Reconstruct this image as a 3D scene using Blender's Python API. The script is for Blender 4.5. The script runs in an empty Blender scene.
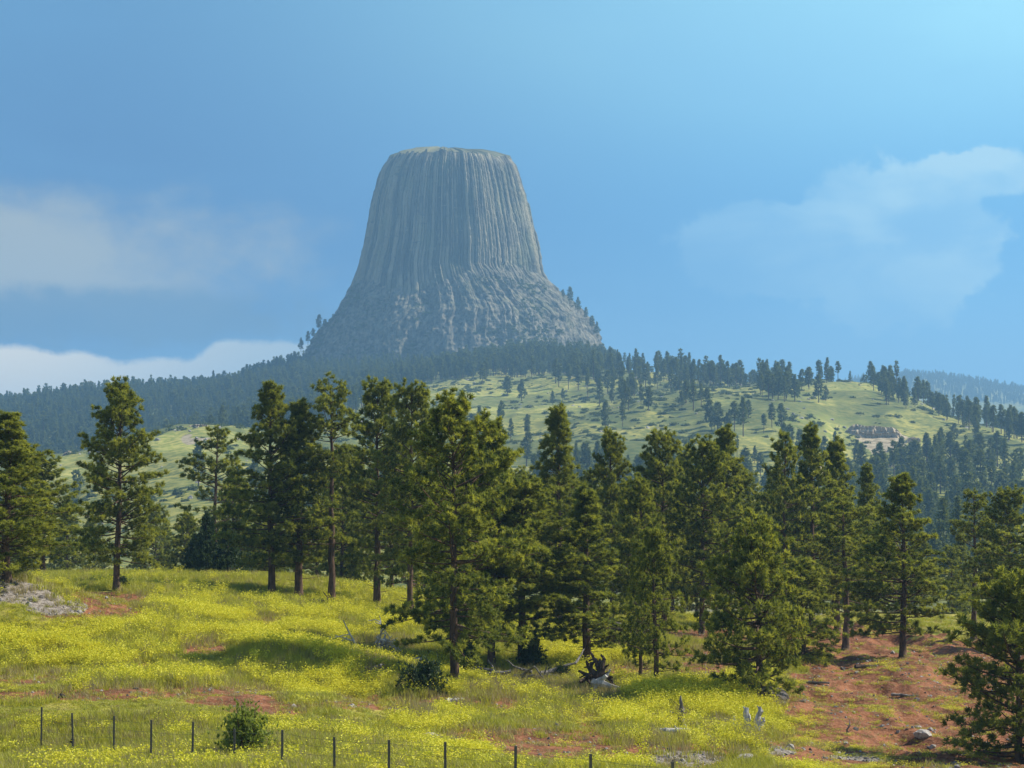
import bpy, math, random
import numpy as np
R = math.radians
rng = np.random.default_rng(7)
random.seed(7)
scene = bpy.context.scene
COL = scene.collection

# ------------------------------------------------------------------ camera, sun, sky, exposure
F = 2218.0                      # focal length in pixels of the 1024 px wide frame
PITCH = math.atan(136.0 / F)
SUN_EL, SUN_AZ = 43.0, 17.0     # azimuth measured from +X (right) towards +Y (away)
cam_d = bpy.data.cameras.new('camera')
cam_d.sensor_width = 36.0
cam_d.lens = 36.0 * F / 1024.0
cam_d.clip_start = 0.5
cam_d.clip_end = 40000
cam = bpy.data.objects.new('camera', cam_d)
COL.objects.link(cam)
cam.rotation_euler = (R(90) + PITCH, 0, 0)
scene.camera = cam
scene.view_settings.view_transform = 'Standard'
scene.view_settings.look = 'None'
scene.view_settings.exposure = 0.66
scene.view_settings.gamma = 1.0
scene.view_settings.use_curve_mapping = False
scene.render.engine = 'CYCLES'
scene.cycles.max_bounces = 6
scene.cycles.diffuse_bounces = 3
scene.cycles.transmission_bounces = 4
scene.cycles.transparent_max_bounces = 4
scene.cycles.volume_bounces = 0
scene.cycles.use_denoising = True

sl = bpy.data.lights.new('sun', 'SUN')
sl.energy = 4.6
sl.angle = R(0.5)
sl.color = (1.0, 0.93, 0.80)
sun = bpy.data.objects.new('sun', sl)
COL.objects.link(sun)
sun.location = (300, 100, 400)
from mathutils import Vector
sdir = Vector((math.cos(R(SUN_EL)) * math.cos(R(SUN_AZ)), math.cos(R(SUN_EL)) * math.sin(R(SUN_AZ)), math.sin(R(SUN_EL))))
sun.rotation_euler = sdir.to_track_quat('Z', 'Y').to_euler()

world = bpy.data.worlds.new('World')
scene.world = world
world.use_nodes = True


class NT:
    """small helper for writing node trees"""
    def __init__(self, tree):
        self.t = tree
        tree.nodes.clear()

    def n(self, typ, ins=None, **props):
        nd = self.t.nodes.new(typ)
        for k, v in props.items():
            setattr(nd, k, v)
        for k, v in (ins or {}).items():
            self.set(nd.inputs[k], v)
        return nd

    def set(self, sock, v):
        if isinstance(v, bpy.types.NodeSocket):
            self.t.links.new(v, sock)
        elif isinstance(v, bpy.types.Node):
            self.t.links.new(v.outputs[0], sock)
        else:
            if isinstance(v, (tuple, list)) and len(v) == 3 and sock.type == 'RGBA':
                v = tuple(v) + (1.0,)
            sock.default_value = v

    def m(self, op, a, b=0.0, c=0.0, clamp=False):
        nd = self.n('ShaderNodeMath', operation=op, use_clamp=clamp)
        for i, v in enumerate((a, b, c)):
            self.set(nd.inputs[i], v)
        return nd.outputs[0]

    def mix(self, f, a, b, typ='MIX'):
        nd = self.n('ShaderNodeMix', data_type='RGBA', blend_type=typ)
        self.set(nd.inputs[0], f)
        self.set(nd.inputs[6], a)
        self.set(nd.inputs[7], b)
        return nd.outputs[2]

    def ss(self, x, lo, hi):
        nd = self.n('ShaderNodeMapRange', interpolation_type='SMOOTHSTEP')
        self.set(nd.inputs[0], x)
        nd.inputs[1].default_value = lo
        nd.inputs[2].default_value = hi
        return nd.outputs[0]

    def noise(self, vec, scale, detail=4.0, rough=0.55, dist=0.0):
        nd = self.n('ShaderNodeTexNoise', {'Scale': scale, 'Detail': detail, 'Roughness': rough, 'Distortion': dist})
        if vec is not None:
            self.set(nd.inputs['Vector'], vec)
        return nd.outputs[0]


def lin(r, g, b):
    f = lambda c: (c / 255 / 12.92) if c / 255 <= 0.04045 else ((c / 255 + 0.055) / 1.055) ** 2.4
    return (f(r), f(g), f(b))


SKY_STRENGTH = 0.1
w = NT(world.node_tree)
sky = w.n('ShaderNodeTexSky', sky_type='NISHITA', sun_disc=False, sun_elevation=R(SUN_EL), sun_rotation=R(90 - SUN_AZ),
          altitude=1200.0, air_density=1.0, dust_density=1.0, ozone_density=1.0)
tc = w.n('ShaderNodeTexCoord')
sep = w.n('ShaderNodeSeparateXYZ', {0: tc.outputs['Generated']})
sx, sy, sz = sep.outputs
AZ = w.m('ARCTAN2', sx, sy)                  # radians, 0 = straight ahead (north), + to the right
EL = w.m('ARCSINE', sz)
vec = w.n('ShaderNodeCombineXYZ', {0: AZ, 1: w.m('MULTIPLY', EL, 1.0), 2: 0.0}).outputs[0]
vecw = w.n('ShaderNodeCombineXYZ', {0: w.m('MULTIPLY', AZ, 0.45), 1: EL, 2: 3.0}).outputs[0]
def blob(az, el, ra, re, lo=0.0, hi=1.0):
    """soft elliptical patch of sky: 1 in the middle, 0 at its edge"""
    a = w.m('POWER', w.m('DIVIDE', w.m('SUBTRACT', AZ, az), ra), 2.0)
    e = w.m('POWER', w.m('DIVIDE', w.m('SUBTRACT', EL, el), re), 2.0)
    return w.m('SUBTRACT', 1.0, w.m('SQRT', w.m('ADD', a, e)))
def az_(px): return (px - 512) / F
def el_(py): return (520 - py) / F
S = 1.0 / SKY_STRENGTH / 2 ** scene.view_settings.exposure
def c10(r, g, b): return tuple(x * S for x in lin(r, g, b))
n_big = w.noise(vecw, 9.0, 4.0, 0.5)
n_mid = w.noise(vecw, 34.0, 5.0, 0.55, 0.3)
n_fine = w.noise(vec, 60.0, 6.0, 0.6, 0.2)
# storm-blue cloud deck: darker on the left, lighter to the right
g_az = w.ss(AZ, az_(60), az_(1060))
deck = w.mix(g_az, c10(74, 126, 182), c10(108, 188, 242))
deck = w.mix(w.ss(EL, el_(250), el_(-40)), deck, w.mix(g_az, c10(98, 153, 198), tuple(1.12 * q for q in c10(172, 238, 255))))
deck = w.mix(w.m('MULTIPLY', w.ss(n_big, 0.42, 0.62), 0.35), deck, w.mix(g_az, c10(104, 164, 212), c10(140, 208, 250)))
deck = w.mix(w.m('MULTIPLY', w.ss(EL, el_(300), el_(400)), 0.55), deck, c10(132, 194, 236))
# pale rain veil low on the left
v1 = w.m('ADD', blob(az_(20), el_(262), 0.16, 0.043), w.m('ADD', w.m('MULTIPLY', w.m('SUBTRACT', n_mid, 0.5), 1.1), w.m('MULTIPLY', w.m('SUBTRACT', n_fine, 0.5), 0.5)))
deck = w.mix(w.m('MULTIPLY', w.ss(v1, 0.05, 0.85), 0.85), deck, c10(190, 194, 186))
# dark shelf below it
v2 = w.m('ADD', blob(az_(110), el_(324), 0.165, 0.0165), w.m('ADD', w.m('MULTIPLY', w.m('SUBTRACT', n_mid, 0.5), 1.9), w.m('MULTIPLY', w.m('SUBTRACT', n_fine, 0.5), 1.3)))
deck = w.mix(w.m('MULTIPLY', w.ss(v2, -0.05, 0.7), 0.85), deck, c10(96, 136, 172))
# bright gap at the skyline
edge = w.m('ADD', EL, w.m('MULTIPLY', w.m('SUBTRACT', n_mid, 0.5), 0.011))
edge = w.m('ADD', edge, w.m('MULTIPLY', w.m('SUBTRACT', n_fine, 0.5), 0.008))
edge = w.m('ADD', edge, w.m('MULTIPLY', w.ss(AZ, az_(0), az_(170)), 0.006))
edge = w.m('ADD', edge, w.m('MULTIPLY', w.ss(AZ, az_(185), az_(225)), -0.0085))
gap = w.m('MULTIPLY', w.m('SUBTRACT', 1.0, w.ss(edge, el_(355), el_(347))), w.m('SUBTRACT', 1.0, w.ss(AZ, az_(270), az_(420))))
deck = w.mix(w.m('MULTIPLY', gap, 0.9), deck, w.mix(w.ss(AZ, az_(0), az_(300)), tuple(1.4 * q for q in c10(255, 240, 210)), c10(214, 224, 222)))
# sunlit cumulus on the right
v3 = w.m('MAXIMUM', blob(az_(890), el_(250), 0.056, 0.044), blob(az_(978), el_(182), 0.034, 0.013))
v3 = w.m('MAXIMUM', v3, blob(az_(770), el_(252), 0.05, 0.026))
v3 = w.m('ADD', v3, w.m('MULTIPLY', w.m('SUBTRACT', n_fine, 0.5), 0.85))
cum = w.m('MULTIPLY', w.ss(v3, 0.05, 0.22), w.m('ADD', 0.25, w.m('MULTIPLY', w.ss(w.m('ADD', w.m('MULTIPLY', w.m('SUBTRACT', EL, el_(270)), 9.0), w.m('MULTIPLY', w.m('SUBTRACT', AZ, az_(800)), 4.0)), -0.3, 1.0), 0.75)))
deck = w.mix(w.m('MULTIPLY', w.m('MULTIPLY', cum, w.m('ADD', 0.5, w.ss(n_mid, 0.35, 0.7))), 0.9), deck, c10(186, 230, 250))
# the deck stands in front of the viewer; behind and overhead the plain sky shows
front = w.m('MULTIPLY', w.ss(w.m('ABSOLUTE', AZ), 1.5, 0.6), w.ss(EL, 0.75, 0.3))
col = w.mix(w.m('MULTIPLY', front, 0.95), sky.outputs[0], deck)
bg = w.n('ShaderNodeBackground', {'Color': col, 'Strength': SKY_STRENGTH})
out = w.n('ShaderNodeOutputWorld', {'Surface': bg})

# ------------------------------------------------------------------ helpers
CP, SP = math.cos(PITCH), math.sin(PITCH)
def unproject(px, py, D):
    """point at depth D (metres along +Y) seen in the photograph at px, py"""
    a = (px - 512) / F; b = (384 - py) / F
    dy = CP - b * SP
    return np.array([D * a / dy, D, D * (SP + b * CP) / dy]) if np.ndim(D) == 0 else np.stack([D * a / dy, D + 0 * a, D * (SP + b * CP) / dy], -1)
def project(p):
    p = np.asarray(p, float)
    d = p[..., 1] * CP + p[..., 2] * SP
    u = -p[..., 1] * SP + p[..., 2] * CP
    return 512 + F * p[..., 0] / d, 384 - F * u / d

def smooth(x, a, b):
    t = np.clip((x - a) / (b - a), 0, 1)
    return t * t * (3 - 2 * t)

def _hash(ix, iy, iz):
    h = (ix * 374761393 + iy * 668265263 + iz * 2147483647 ^ 0x5bd1e995) & 0xffffffff
    h = ((h ^ (h >> 13)) * 1274126177) & 0xffffffff
    h = ((h ^ (h >> 16)) * 2246822519) & 0xffffffff
    return ((h ^ (h >> 15)) & 0xffffff) / float(0xffffff)
def vnoise(x, y, z=0.0):
    x, y, z = np.broadcast_arrays(np.asarray(x, float), np.asarray(y, float), np.asarray(z, float))
    ix, iy, iz = (np.floor(v).astype(np.int64) for v in (x, y, z))
    fx, fy, fz = x - ix, y - iy, z - iz
    fx, fy, fz = (f * f * (3 - 2 * f) for f in (fx, fy, fz))
    r = 0
    for dx in (0, 1):
        for dy in (0, 1):
            for dz in (0, 1):
                r = r + _hash(ix + dx, iy + dy, iz + dz) * (fx if dx else 1 - fx) * (fy if dy else 1 - fy) * (fz if dz else 1 - fz)
    return r * 2 - 1
def fbm(x, y, z=0.0, oct=4, gain=0.5):
    r, a, s = 0, 1.0, 1.0
    for i in range(oct):
        r = r + a * vnoise(np.asarray(x) * s + 17.3 * i, np.asarray(y) * s - 9.1 * i, np.asarray(z) * s + 3.7 * i)
        a *= gain; s *= 2.03
    return r

class TPS:
    def __init__(self, P, v, reg=1e-4):
        P = np.asarray(P, float); n = len(P)
        K = self.k(np.linalg.norm(P[:, None] - P[None], axis=-1)) + reg * np.eye(n)
        Q = np.hstack([np.ones((n, 1)), P])
        A = np.block([[K, Q], [Q.T, np.zeros((3, 3))]])
        s = np.linalg.solve(A, np.concatenate([v, np.zeros(3)]))
        self.P, self.w, self.c = P, s[:n], s[n:]
    @staticmethod
    def k(r):
        return r * r * np.log(np.maximum(r, 1e-9))
    def __call__(self, Q):
        Q = np.asarray(Q, float)
        out = np.empty(len(Q))
        for i in range(0, len(Q), 40000):
            q = Q[i:i + 40000]
            d = np.sqrt((q[:, 0:1] - self.P[:, 0]) ** 2 + (q[:, 1:2] - self.P[:, 1]) ** 2)
            out[i:i + 40000] = self.k(d) @ self.w + self.c[0] + q @ self.c[1:]
        return out

def mesh_np(name, V, faces, mats=(), mat_idx=None, smooth_shade=False, attrs=None):
    """mesh from arrays; faces is a list of (m,3) / (m,4) arrays"""
    if isinstance(faces, np.ndarray):
        faces = [faces]
    me = bpy.data.meshes.new(name)
    V = np.asarray(V, np.float32)
    nl = sum(f.size for f in faces); nf = sum(len(f) for f in faces)
    me.vertices.add(len(V)); me.vertices.foreach_set('co', V.ravel())
    me.loops.add(nl); me.polygons.add(nf)
    me.loops.foreach_set('vertex_index', np.concatenate([f.ravel() for f in faces]).astype(np.int32))
    sizes = np.concatenate([np.full(len(f), f.shape[1]) for f in faces])
    me.polygons.foreach_set('loop_start', np.concatenate([[0], np.cumsum(sizes)[:-1]]).astype(np.int32))
    if mat_idx is not None:
        me.polygons.foreach_set('material_index', np.asarray(mat_idx, np.int32))
    me.polygons.foreach_set('use_smooth', np.full(nf, smooth_shade))
    for m in mats:
        me.materials.append(m)
    for k, a in (attrs or {}).items():
        if a.ndim == 2 and a.shape[1] == 4:
            at = me.attributes.new(k, 'FLOAT_COLOR', 'POINT'); at.data.foreach_set('color', a.astype(np.float32).ravel())
        elif a.ndim == 2:
            at = me.attributes.new(k, 'FLOAT_VECTOR', 'POINT'); at.data.foreach_set('vector', a.astype(np.float32).ravel())
        elif a.dtype.kind == 'i':
            at = me.attributes.new(k, 'INT', 'POINT'); at.data.foreach_set('value', a.astype(np.int32))
        else:
            at = me.attributes.new(k, 'FLOAT', 'POINT'); at.data.foreach_set('value', a.astype(np.float32))
    me.update(calc_edges=True)
    me.validate()
    return me

def obj(name, me, parent=None, loc=None, col=None):
    o = bpy.data.objects.new(name, me)
    (col or COL).objects.link(o)
    if parent is not None:
        o.parent = parent
    if loc is not None:
        o.location = loc
    return o
def tag(o, label=None, cat=None, group=None, kind=None):
    if label: o['label'] = label
    if cat: o['category'] = cat
    if group: o['group'] = group
    if kind: o['kind'] = kind
    return o
def empty(name, loc, rz=0.0):
    o = bpy.data.objects.new(name, None)
    COL.objects.link(o)
    o.location = loc; o.rotation_euler = (0, 0, rz)
    o.empty_display_size = 0.3
    return o

def new_mat(name):
    m = bpy.data.materials.new(name); m.use_nodes = True
    return m, NT(m.node_tree)
def grid_faces(nr, nc, closed=False):
    r = np.arange(nr - 1)[:, None]; c = np.arange(nc if closed else nc - 1)[None]
    c2 = (c + 1) % nc
    a = r * nc + c; b = r * nc + c2; d = (r + 1) * nc + c; e = (r + 1) * nc + c2
    return np.stack([a, b, e, d], -1).reshape(-1, 4)

# ------------------------------------------------------------------ terrain height
near_cp = [  # px, py, distance
 (45,747,64),(117,757,59),(195,768,54),(284,775,49),(390,790,46),(446,800,43.5),(515,815,40),(590,830,37),(700,850,35),(900,860,35),
 (100,698,72),(0,700,72),(250,703,72),(350,706,72),(-100,700,72),(-100,748,64),(200,714,69.5),(60,712,69.5),(320,720,68.5),
 (100,650,88),(0,645,88),(200,655,88),(300,652,90),(400,668,92),(-100,640,88),
 (110,603,115),(300,603,122),(200,582,140),(60,578,140),(330,582,145),(-60,580,140),(-150,585,140),
 (-10,578,96),(30,585,96),(60,597,95),(95,614,95),(0,625,90),(-60,585,98),(40,598,112),(-10,594,112),
 (455,685,100),(522,668,106),(585,668,106),(400,658,105),(430,632,125),(500,640,122),(560,632,130),
 (655,684,98),(757,697,92),(640,642,125),(702,632,142),(750,628,150),(610,624,150),(400,600,145),(500,606,155),
 (845,652,120),(903,656,115),(980,650,128),(1060,650,125),(850,700,98),(950,742,84),(1020,762,72),(800,742,80),(900,766,73),
 (900,625,160),(1000,618,165),(1100,640,140),(1100,740,80),(1130,790,66),
 (600,700,92),(560,740,73),(660,745,72),(400,708,83),(520,698,89),(430,738,70),(750,735,77),(700,768,67),(560,768,58),(1000,768,70),(800,768,70),
 (300,740,61),(480,768,55),(650,800,52),(800,815,50),(1000,815,52),(512,900,30),(0,890,32),(1024,890,33),(-200,890,32),(1224,890,33),
]
NP = [unproject(*c) for c in near_cp]
for X in (-120, -60, 0, 60, 120):
    NP.append(np.array([X, 185, -7.6])); NP.append(np.array([X, 240, -11.5])); NP.append(np.array([X, 300, -15.0]))
for X in (-60, -20, 20, 60):
    NP.append(np.array([X, 8, -1.9])); NP.append(np.array([X, -30, -1.9]))
for Y in (60, 100, 140):
    NP.append(np.array([-75, Y, -4.5])); NP.append(np.array([80, Y, -9.0]))
NP = np.array(NP)
near_tps = TPS(NP[:, :2] / 30.0, NP[:, 2], 2e-3)

far_cp = [
 (0,606,300),(300,606,300),(600,612,300),(850,622,300),(1024,628,300),(-200,606,300),(1250,625,300),
 (0,590,480),(250,585,480),(500,585,480),(750,585,480),(1000,580,480),(-200,590,480),(1250,580,480),
 (60,540,700),(190,515,700),(300,515,700),(450,520,700),(600,540,700),(800,548,700),(1000,540,700),(-150,540,700),
 (-150,470,1000),(0,466,1000),(45,461,1000),(90,453,1000),(140,441,1000),(190,429,1000),(235,432,1000),(300,440,1000),(360,446,1000),(440,452,1000),(500,454,1000),(600,442,1000),(700,432,1040),(800,430,1050),
 (45,480,1300),(120,470,1300),(190,452,1300),(260,436,1300),(330,424,1300),(440,408,1300),(500,410,1300),(600,402,1300),(-150,480,1300),
 (-150,450,1700),(0,440,1700),(100,432,1700),(200,420,1700),(330,400,1700),(450,384,1560),(500,382,1560),(560,378,1560),
 (-150,412,2200),(0,411,2200),(60,403,2200),(125,396,2200),(220,391,2200),(270,379,2200),(300,374,2200),(330,374,2200),(450,373,2200),(560,368,2200),(610,370,2200),
 (-150,440,2700),(100,430,2700),(300,400,2700),(450,390,2700),(600,410,2700),(800,440,2600),(1000,470,2600),
 (600,374,1620),(650,376,1600),(640,388,1420),(700,385,1500),(750,389,1430),(800,388,1400),(830,384,1400),(870,386,1400),(900,395,1350),(930,408,1300),(960,420,1250),(1000,432,1200),(1024,437,1200),(1120,452,1200),
 (880,433,1150),(880,452,1080),(900,462,1020),(950,482,900),(1000,500,850),(850,455,1060),(850,515,780),(940,440,1130),(1100,500,880),
 (900,409,1500),(930,420,1500),(960,434,1450),(1000,448,1450),(1030,455,1450),(1100,470,1450),
 (700,400,1900),(830,412,1900),(900,425,1900),(1000,460,1900),(1120,480,1900),
 (0,470,3600),(450,450,3600),(900,462,3600),(1024,465,3600),(1150,465,3600),
 (700,420,5000),(800,398,5000),(905,378,5000),(960,383,5000),(1024,393,5000),(1120,415,5000),(400,450,5000),(0,470,5000),
 (0,495,7500),(512,495,7500),(1024,495,7500),(-200,495,7500),(1250,495,7500),
]
FP = np.array([[(c[0] - 512) / 150.0, 3 * math.log(c[2])] for c in far_cp])
FT = np.array([(unproject(*c)[2]) / c[2] for c in far_cp])
far_tps = TPS(FP, FT, 2e-4)

def ground_z(X, Y):
    X = np.atleast_1d(np.asarray(X, float)); Y = np.atleast_1d(np.asarray(Y, float))
    X, Y = np.broadcast_arrays(X, Y)
    Yc = np.maximum(Y, 1.0)
    wn = 1 - smooth(Y, 175, 300)
    z = np.zeros(X.shape)
    a = wn > 0
    if a.any():
        xx = np.clip(X[a], -95, 95); yy = np.clip(Y[a], -30, 300)
        zn = near_tps(np.stack([xx, yy], -1) / 30.0)
        zn = zn + 0.22 * fbm(X[a] / 7, Y[a] / 7, 1.0, 3) + 0.07 * fbm(X[a] / 1.3, Y[a] / 1.3, 5.0, 3) - 0.7 * smooth(X[a], 10, 16) * np.abs(fbm(X[a] / 3.5, Y[a] / 6, 15.0, 4))
        z[a] += wn[a] * zn
    b = wn < 1
    if b.any():
        pxl = np.clip(X[b] / Yc[b] * F, -720, 760)
        t = far_tps(np.stack([pxl / 150.0, 3 * np.log(np.clip(Yc[b], 200, 8000))], -1))
        zf = t * Yc[b]
        amp = smooth(Y[b], 500, 1000) * (1 - 0.5 * smooth(Y[b], 3000, 5000))
        zf = zf + amp * (4.0 * fbm(X[b] / 110, Y[b] / 150, 2.0, 3) - 3.0 * np.abs(fbm(X[b] / 45, Y[b] / 90, 8.0, 3)) + 0.7 * fbm(X[b] / 9, Y[b] / 9, 4.0, 2) + 1.5)
        z[b] += (1 - wn[b]) * zf
    return z
def gz(x, y): return float(ground_z([x], [y])[0])

def ground_at(px, py, dmin=36.0, dmax=260.0):
    """first point of the ground seen at px, py"""
    D = np.arange(dmin, dmax, 0.25)
    P = unproject(np.full(D.shape, float(px)), np.full(D.shape, float(py)), D)
    g = ground_z(P[:, 0], P[:, 1])
    h = np.nonzero(P[:, 2] <= g)[0]
    i = h[0] if len(h) else len(D) - 1
    return float(P[i, 0]), float(P[i, 1]), float(g[i])
# ------------------------------------------------------------------ ground sheet
def ell(px, py, cx, cy, rx, ry):
    return 1 - np.sqrt(((px - cx) / rx) ** 2 + ((py - cy) / ry) ** 2)

CLEAR = [(382, 652, 46, 16), (372, 674, 26, 10), (598, 692, 34, 18), (566, 692, 26, 9), (532, 680, 44, 10), (752, 739, 20, 12), (683, 722, 12, 16), (668, 738, 26, 8), (652, 724, 18, 8), (497, 692, 34, 9), (716, 726, 26, 8), (455, 706, 30, 8), (413, 717, 28, 8), (440, 744, 36, 10), (740, 755, 30, 9), (625, 645, 30, 12), (770, 702, 24, 10)]
def near_masks(X, Y, Z):
    """bare red dirt, pale gravel, flower cover and tall-grass cover of the near ground"""
    px, py = project(np.stack([X, Y, Z], -1))
    n1 = fbm(X / 2.2, Y / 4.0, 11.0, 4); n2 = fbm(X / 6.0, Y / 9.0, 21.0, 3); n3 = fbm(X / 0.8, Y / 1.2, 31.0, 3)
    d = np.full(X.shape, -1.0)
    def add(cx, cy, rx, ry, k=1.0):
        nonlocal d
        d = np.maximum(d, k * ell(px, py, cx, cy, rx, ry))
    add(105, 694, 115, 6); add(200, 692, 80, 5); add(345, 706, 105, 6); add(270, 708, 60, 9); add(20, 698, 60, 5)
    add(45, 678, 40, 7); add(92, 606, 62, 15, 1.6); add(105, 612, 40, 9)
    add(430, 703, 95, 11); add(560, 742, 75, 22); add(520, 735, 60, 14); add(590, 735, 30, 20)
    add(700, 668, 45, 14); add(690, 655, 40, 10); add(640, 672, 40, 6)
    add(890, 705, 110, 48, 1.5); add(985, 730, 110, 45, 1.5); add(880, 668, 85, 20, 1.5); add(970, 665, 90, 26, 1.4); add(830, 690, 60, 25)
    add(850, 640, 120, 16); add(700, 635, 40, 7)
    add(690, 752, 45, 16); add(640, 750, 30, 9); add(830, 752, 60, 16); add(790, 745, 40, 9); add(930, 765, 60, 9)
    add(205, 648, 34, 8, 1.0); add(270, 622, 24, 6, 1.0); add(235, 702, 60, 9, 1.2); add(30, 680, 50, 8, 1.2); add(150, 668, 26, 5, .9); add(300, 640, 20, 5, .8); add(60, 658, 24, 5, .7)
    d = d + 0.40 * smooth(px, 790, 850) * smooth(py, 650, 670)
    dirt = smooth(d + 0.38 * n1 + 0.22 * n3, 0.0, 0.28)
    g = np.full(X.shape, -1.0)
    for cx, cy, rx, ry in ((18, 592, 50, 16), (60, 606, 42, 10), (5, 583, 40, 12), (690, 758, 40, 9), (850, 757, 50, 7), (780, 750, 22, 5), (700, 735, 18, 6), (945, 766, 30, 4), (425, 704, 22, 4), (672, 730, 24, 5)):
        g = np.maximum(g, ell(px, py, cx, cy, rx, ry))
    grav = smooth(g + 0.35 * n1 + 0.2 * n3, 0.1, 0.45)
    f = np.zeros(X.shape)
    def fl(cx, cy, rx, ry, k):
        nonlocal f
        f = np.maximum(f, k * np.clip(1.6 * ell(px, py, cx, cy, rx, ry), 0, 1))
    fl(200, 645, 330, 55, 0.8); fl(60, 640, 120, 30, 0.95); fl(380, 625, 80, 28, 1.0); fl(330, 690, 120, 14, 0.9); fl(100, 665, 160, 20, .5)
    fl(730, 700, 120, 30, 1.0); fl(650, 690, 70, 18, 1.0); fl(600, 655, 60, 18, 0.85); fl(800, 725, 60, 28, 1.0); fl(640, 735, 110, 34, 0.75); fl(745, 745, 34, 16, 1.0)
    fl(880, 760, 60, 14, 0.8); fl(480, 750, 110, 20, 0.4); fl(420, 725, 80, 14, 0.7); fl(60, 765, 130, 12, .35); fl(220, 760, 200, 24, 0.12); fl(520, 690, 110, 14, 0.5); fl(280, 730, 60, 14, 0.5); fl(810, 768, 40, 14, 1.0)
    f = np.maximum(f, (0.34 * smooth(py, 572, 600) * (1 - 0.7 * smooth(py, 690, 705))) * (px < 640))
    f = f * np.clip(0.78 + 0.6 * n2 + 0.7 * n1, 0.05, 1.25)
    for cx, cy, rx, ry in CLEAR:
        f = f * (1 - 0.97 * np.clip(2.5 * ell(px, py, cx, cy, rx, ry), 0, 1))
    f = f * (1 - 0.9 * np.clip(2 * ell(px, py, 75, 604, 80, 20), 0, 1))
    right = smooth(px, 770, 830)
    tall = smooth(py, 706, 725) * (1 - smooth(px, 300, 420))
    return dirt, grav, np.clip(f, 0, 1), tall, right, px, py

sc_ = np.concatenate([np.linspace(-1.6, -0.26, 34)[:-1], np.linspace(-0.26, 0.26, 521), np.linspace(0.26, 1.6, 34)[1:]])
yr = np.concatenate([np.linspace(-40, 34, 22)[:-1], np.arange(34, 150, 0.3), np.arange(150, 300, 1.6), np.exp(np.arange(math.log(300), math.log(2700), 0.0095)), np.geomspace(2700, 7600, 60)])
YY, SS = np.meshgrid(yr, sc_, indexing='ij')
XX = SS * (YY + 60)
Xf, Yf = XX.ravel(), YY.ravel()
Zf = ground_z(Xf, Yf)
mask = np.zeros((len(Xf), 4))
nr = Yf < 320
dm, gm, fm, tm, rm, _px, _py = near_masks(Xf[nr], Yf[nr], Zf[nr])
mask[nr] = np.stack([dm, gm, fm, tm], -1)
# hill tones: r = bare cliff soil, g = shrubby dark cover, b = sunlit yellow grass
far = ~nr
pxf, pyf = project(np.stack([Xf[far], Yf[far], Zf[far]], -1))
hn = fbm(Xf[far] / 60, Yf[far] / 90, 3.0, 4); hn2 = fbm(Xf[far] / 14, Yf[far] / 20, 9.0, 3)
cl = np.maximum(ell(pxf, pyf, 880, 441, 42, 13), ell(pxf, pyf, 835, 470, 40, 8) * .8)
cl = np.maximum(cl, ell(pxf, pyf, 200, 440, 30, 8) * .7)
mask[far, 0] = smooth(cl + 0.3 * hn2, 0.15, 0.45)
mask[far, 1] = np.clip(0.5 + 0.8 * hn + 0.5 * hn2, 0, 1)
yl = np.zeros(far.sum())
for cx, cy, rx, ry in ((480, 405, 90, 26), (560, 400, 80, 20), (830, 395, 90, 18), (800, 425, 90, 22), (190, 440, 70, 18), (60, 470, 50, 16), (930, 450, 70, 16)):
    yl = np.maximum(yl, np.clip(1.5 * ell(pxf, pyf, cx, cy, rx, ry), 0, 1))
mask[far, 2] = np.clip(yl * (0.7 + 0.8 * hn2), 0, 1)
hillw = smooth(Yf, 240, 420)

gm_, t = new_mat('ground')
att = t.n('ShaderNodeAttribute', attribute_name='mask')
sp = t.n('ShaderNodeSeparateColor', {0: att.outputs[0]})
hw = t.n('ShaderNodeAttribute', attribute_name='hill').outputs[2]
geo = t.n('ShaderNodeNewGeometry').outputs[0]
nA = t.noise(geo, 0.9, 5, 0.6); nB = t.noise(geo, 6.0, 4, 0.6); nC = t.noise(geo, 0.12, 4, 0.55); nD = t.noise(geo, 0.02, 6, 0.6); nE = t.noise(geo, 0.25, 5, 0.65)
grass = t.mix(t.ss(nA, 0.35, 0.65), (0.15, 0.17, 0.022), (0.36, 0.31, 0.07))
grass = t.mix(t.m('MULTIPLY', t.ss(nB, 0.5, 0.75), 0.5), grass, (0.26, 0.22, 0.09))
grass = t.mix(t.m('MULTIPLY', sp.outputs[2], 0.4), grass, (0.26, 0.25, 0.025))
dirt = t.mix(t.ss(nA, 0.3, 0.7), (0.11, 0.041, 0.019), (0.31, 0.130, 0.060))
dirt = t.mix(t.m('MULTIPLY', t.ss(nB, 0.45, 0.75), 0.7), dirt, (0.34, 0.19, 0.11))
dirt = t.mix(t.m('MULTIPLY', t.ss(nB, 0.5, 0.3), 0.5), dirt, (0.10, 0.04, 0.025))
grav = t.mix(t.ss(nB, 0.35, 0.65), (0.13, 0.11, 0.09), (0.33, 0.29, 0.25))
near = t.mix(t.ss(t.m('ADD', sp.outputs[0], t.m('MULTIPLY', t.m('SUBTRACT', nB, 0.5), 0.6)), 0.25, 0.6), grass, dirt)
near = t.mix(t.ss(t.m('ADD', sp.outputs[1], t.m('MULTIPLY', t.m('SUBTRACT', nB, 0.5), 0.7)), 0.3, 0.6), near, grav)
hill = t.mix(t.ss(nE, 0.36, 0.62), (0.09, 0.12, 0.026), (0.38, 0.345, 0.08))
hill = t.mix(t.m('MULTIPLY', t.ss(nD, 0.42, 0.62), 0.5), hill, (0.14, 0.17, 0.045))
hill = t.mix(t.m('MULTIPLY', sp.outputs[2], 0.75), hill, t.mix(t.ss(nE, 0.4, 0.65), (0.27, 0.31, 0.05), (0.58, 0.51, 0.15)))
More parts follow.
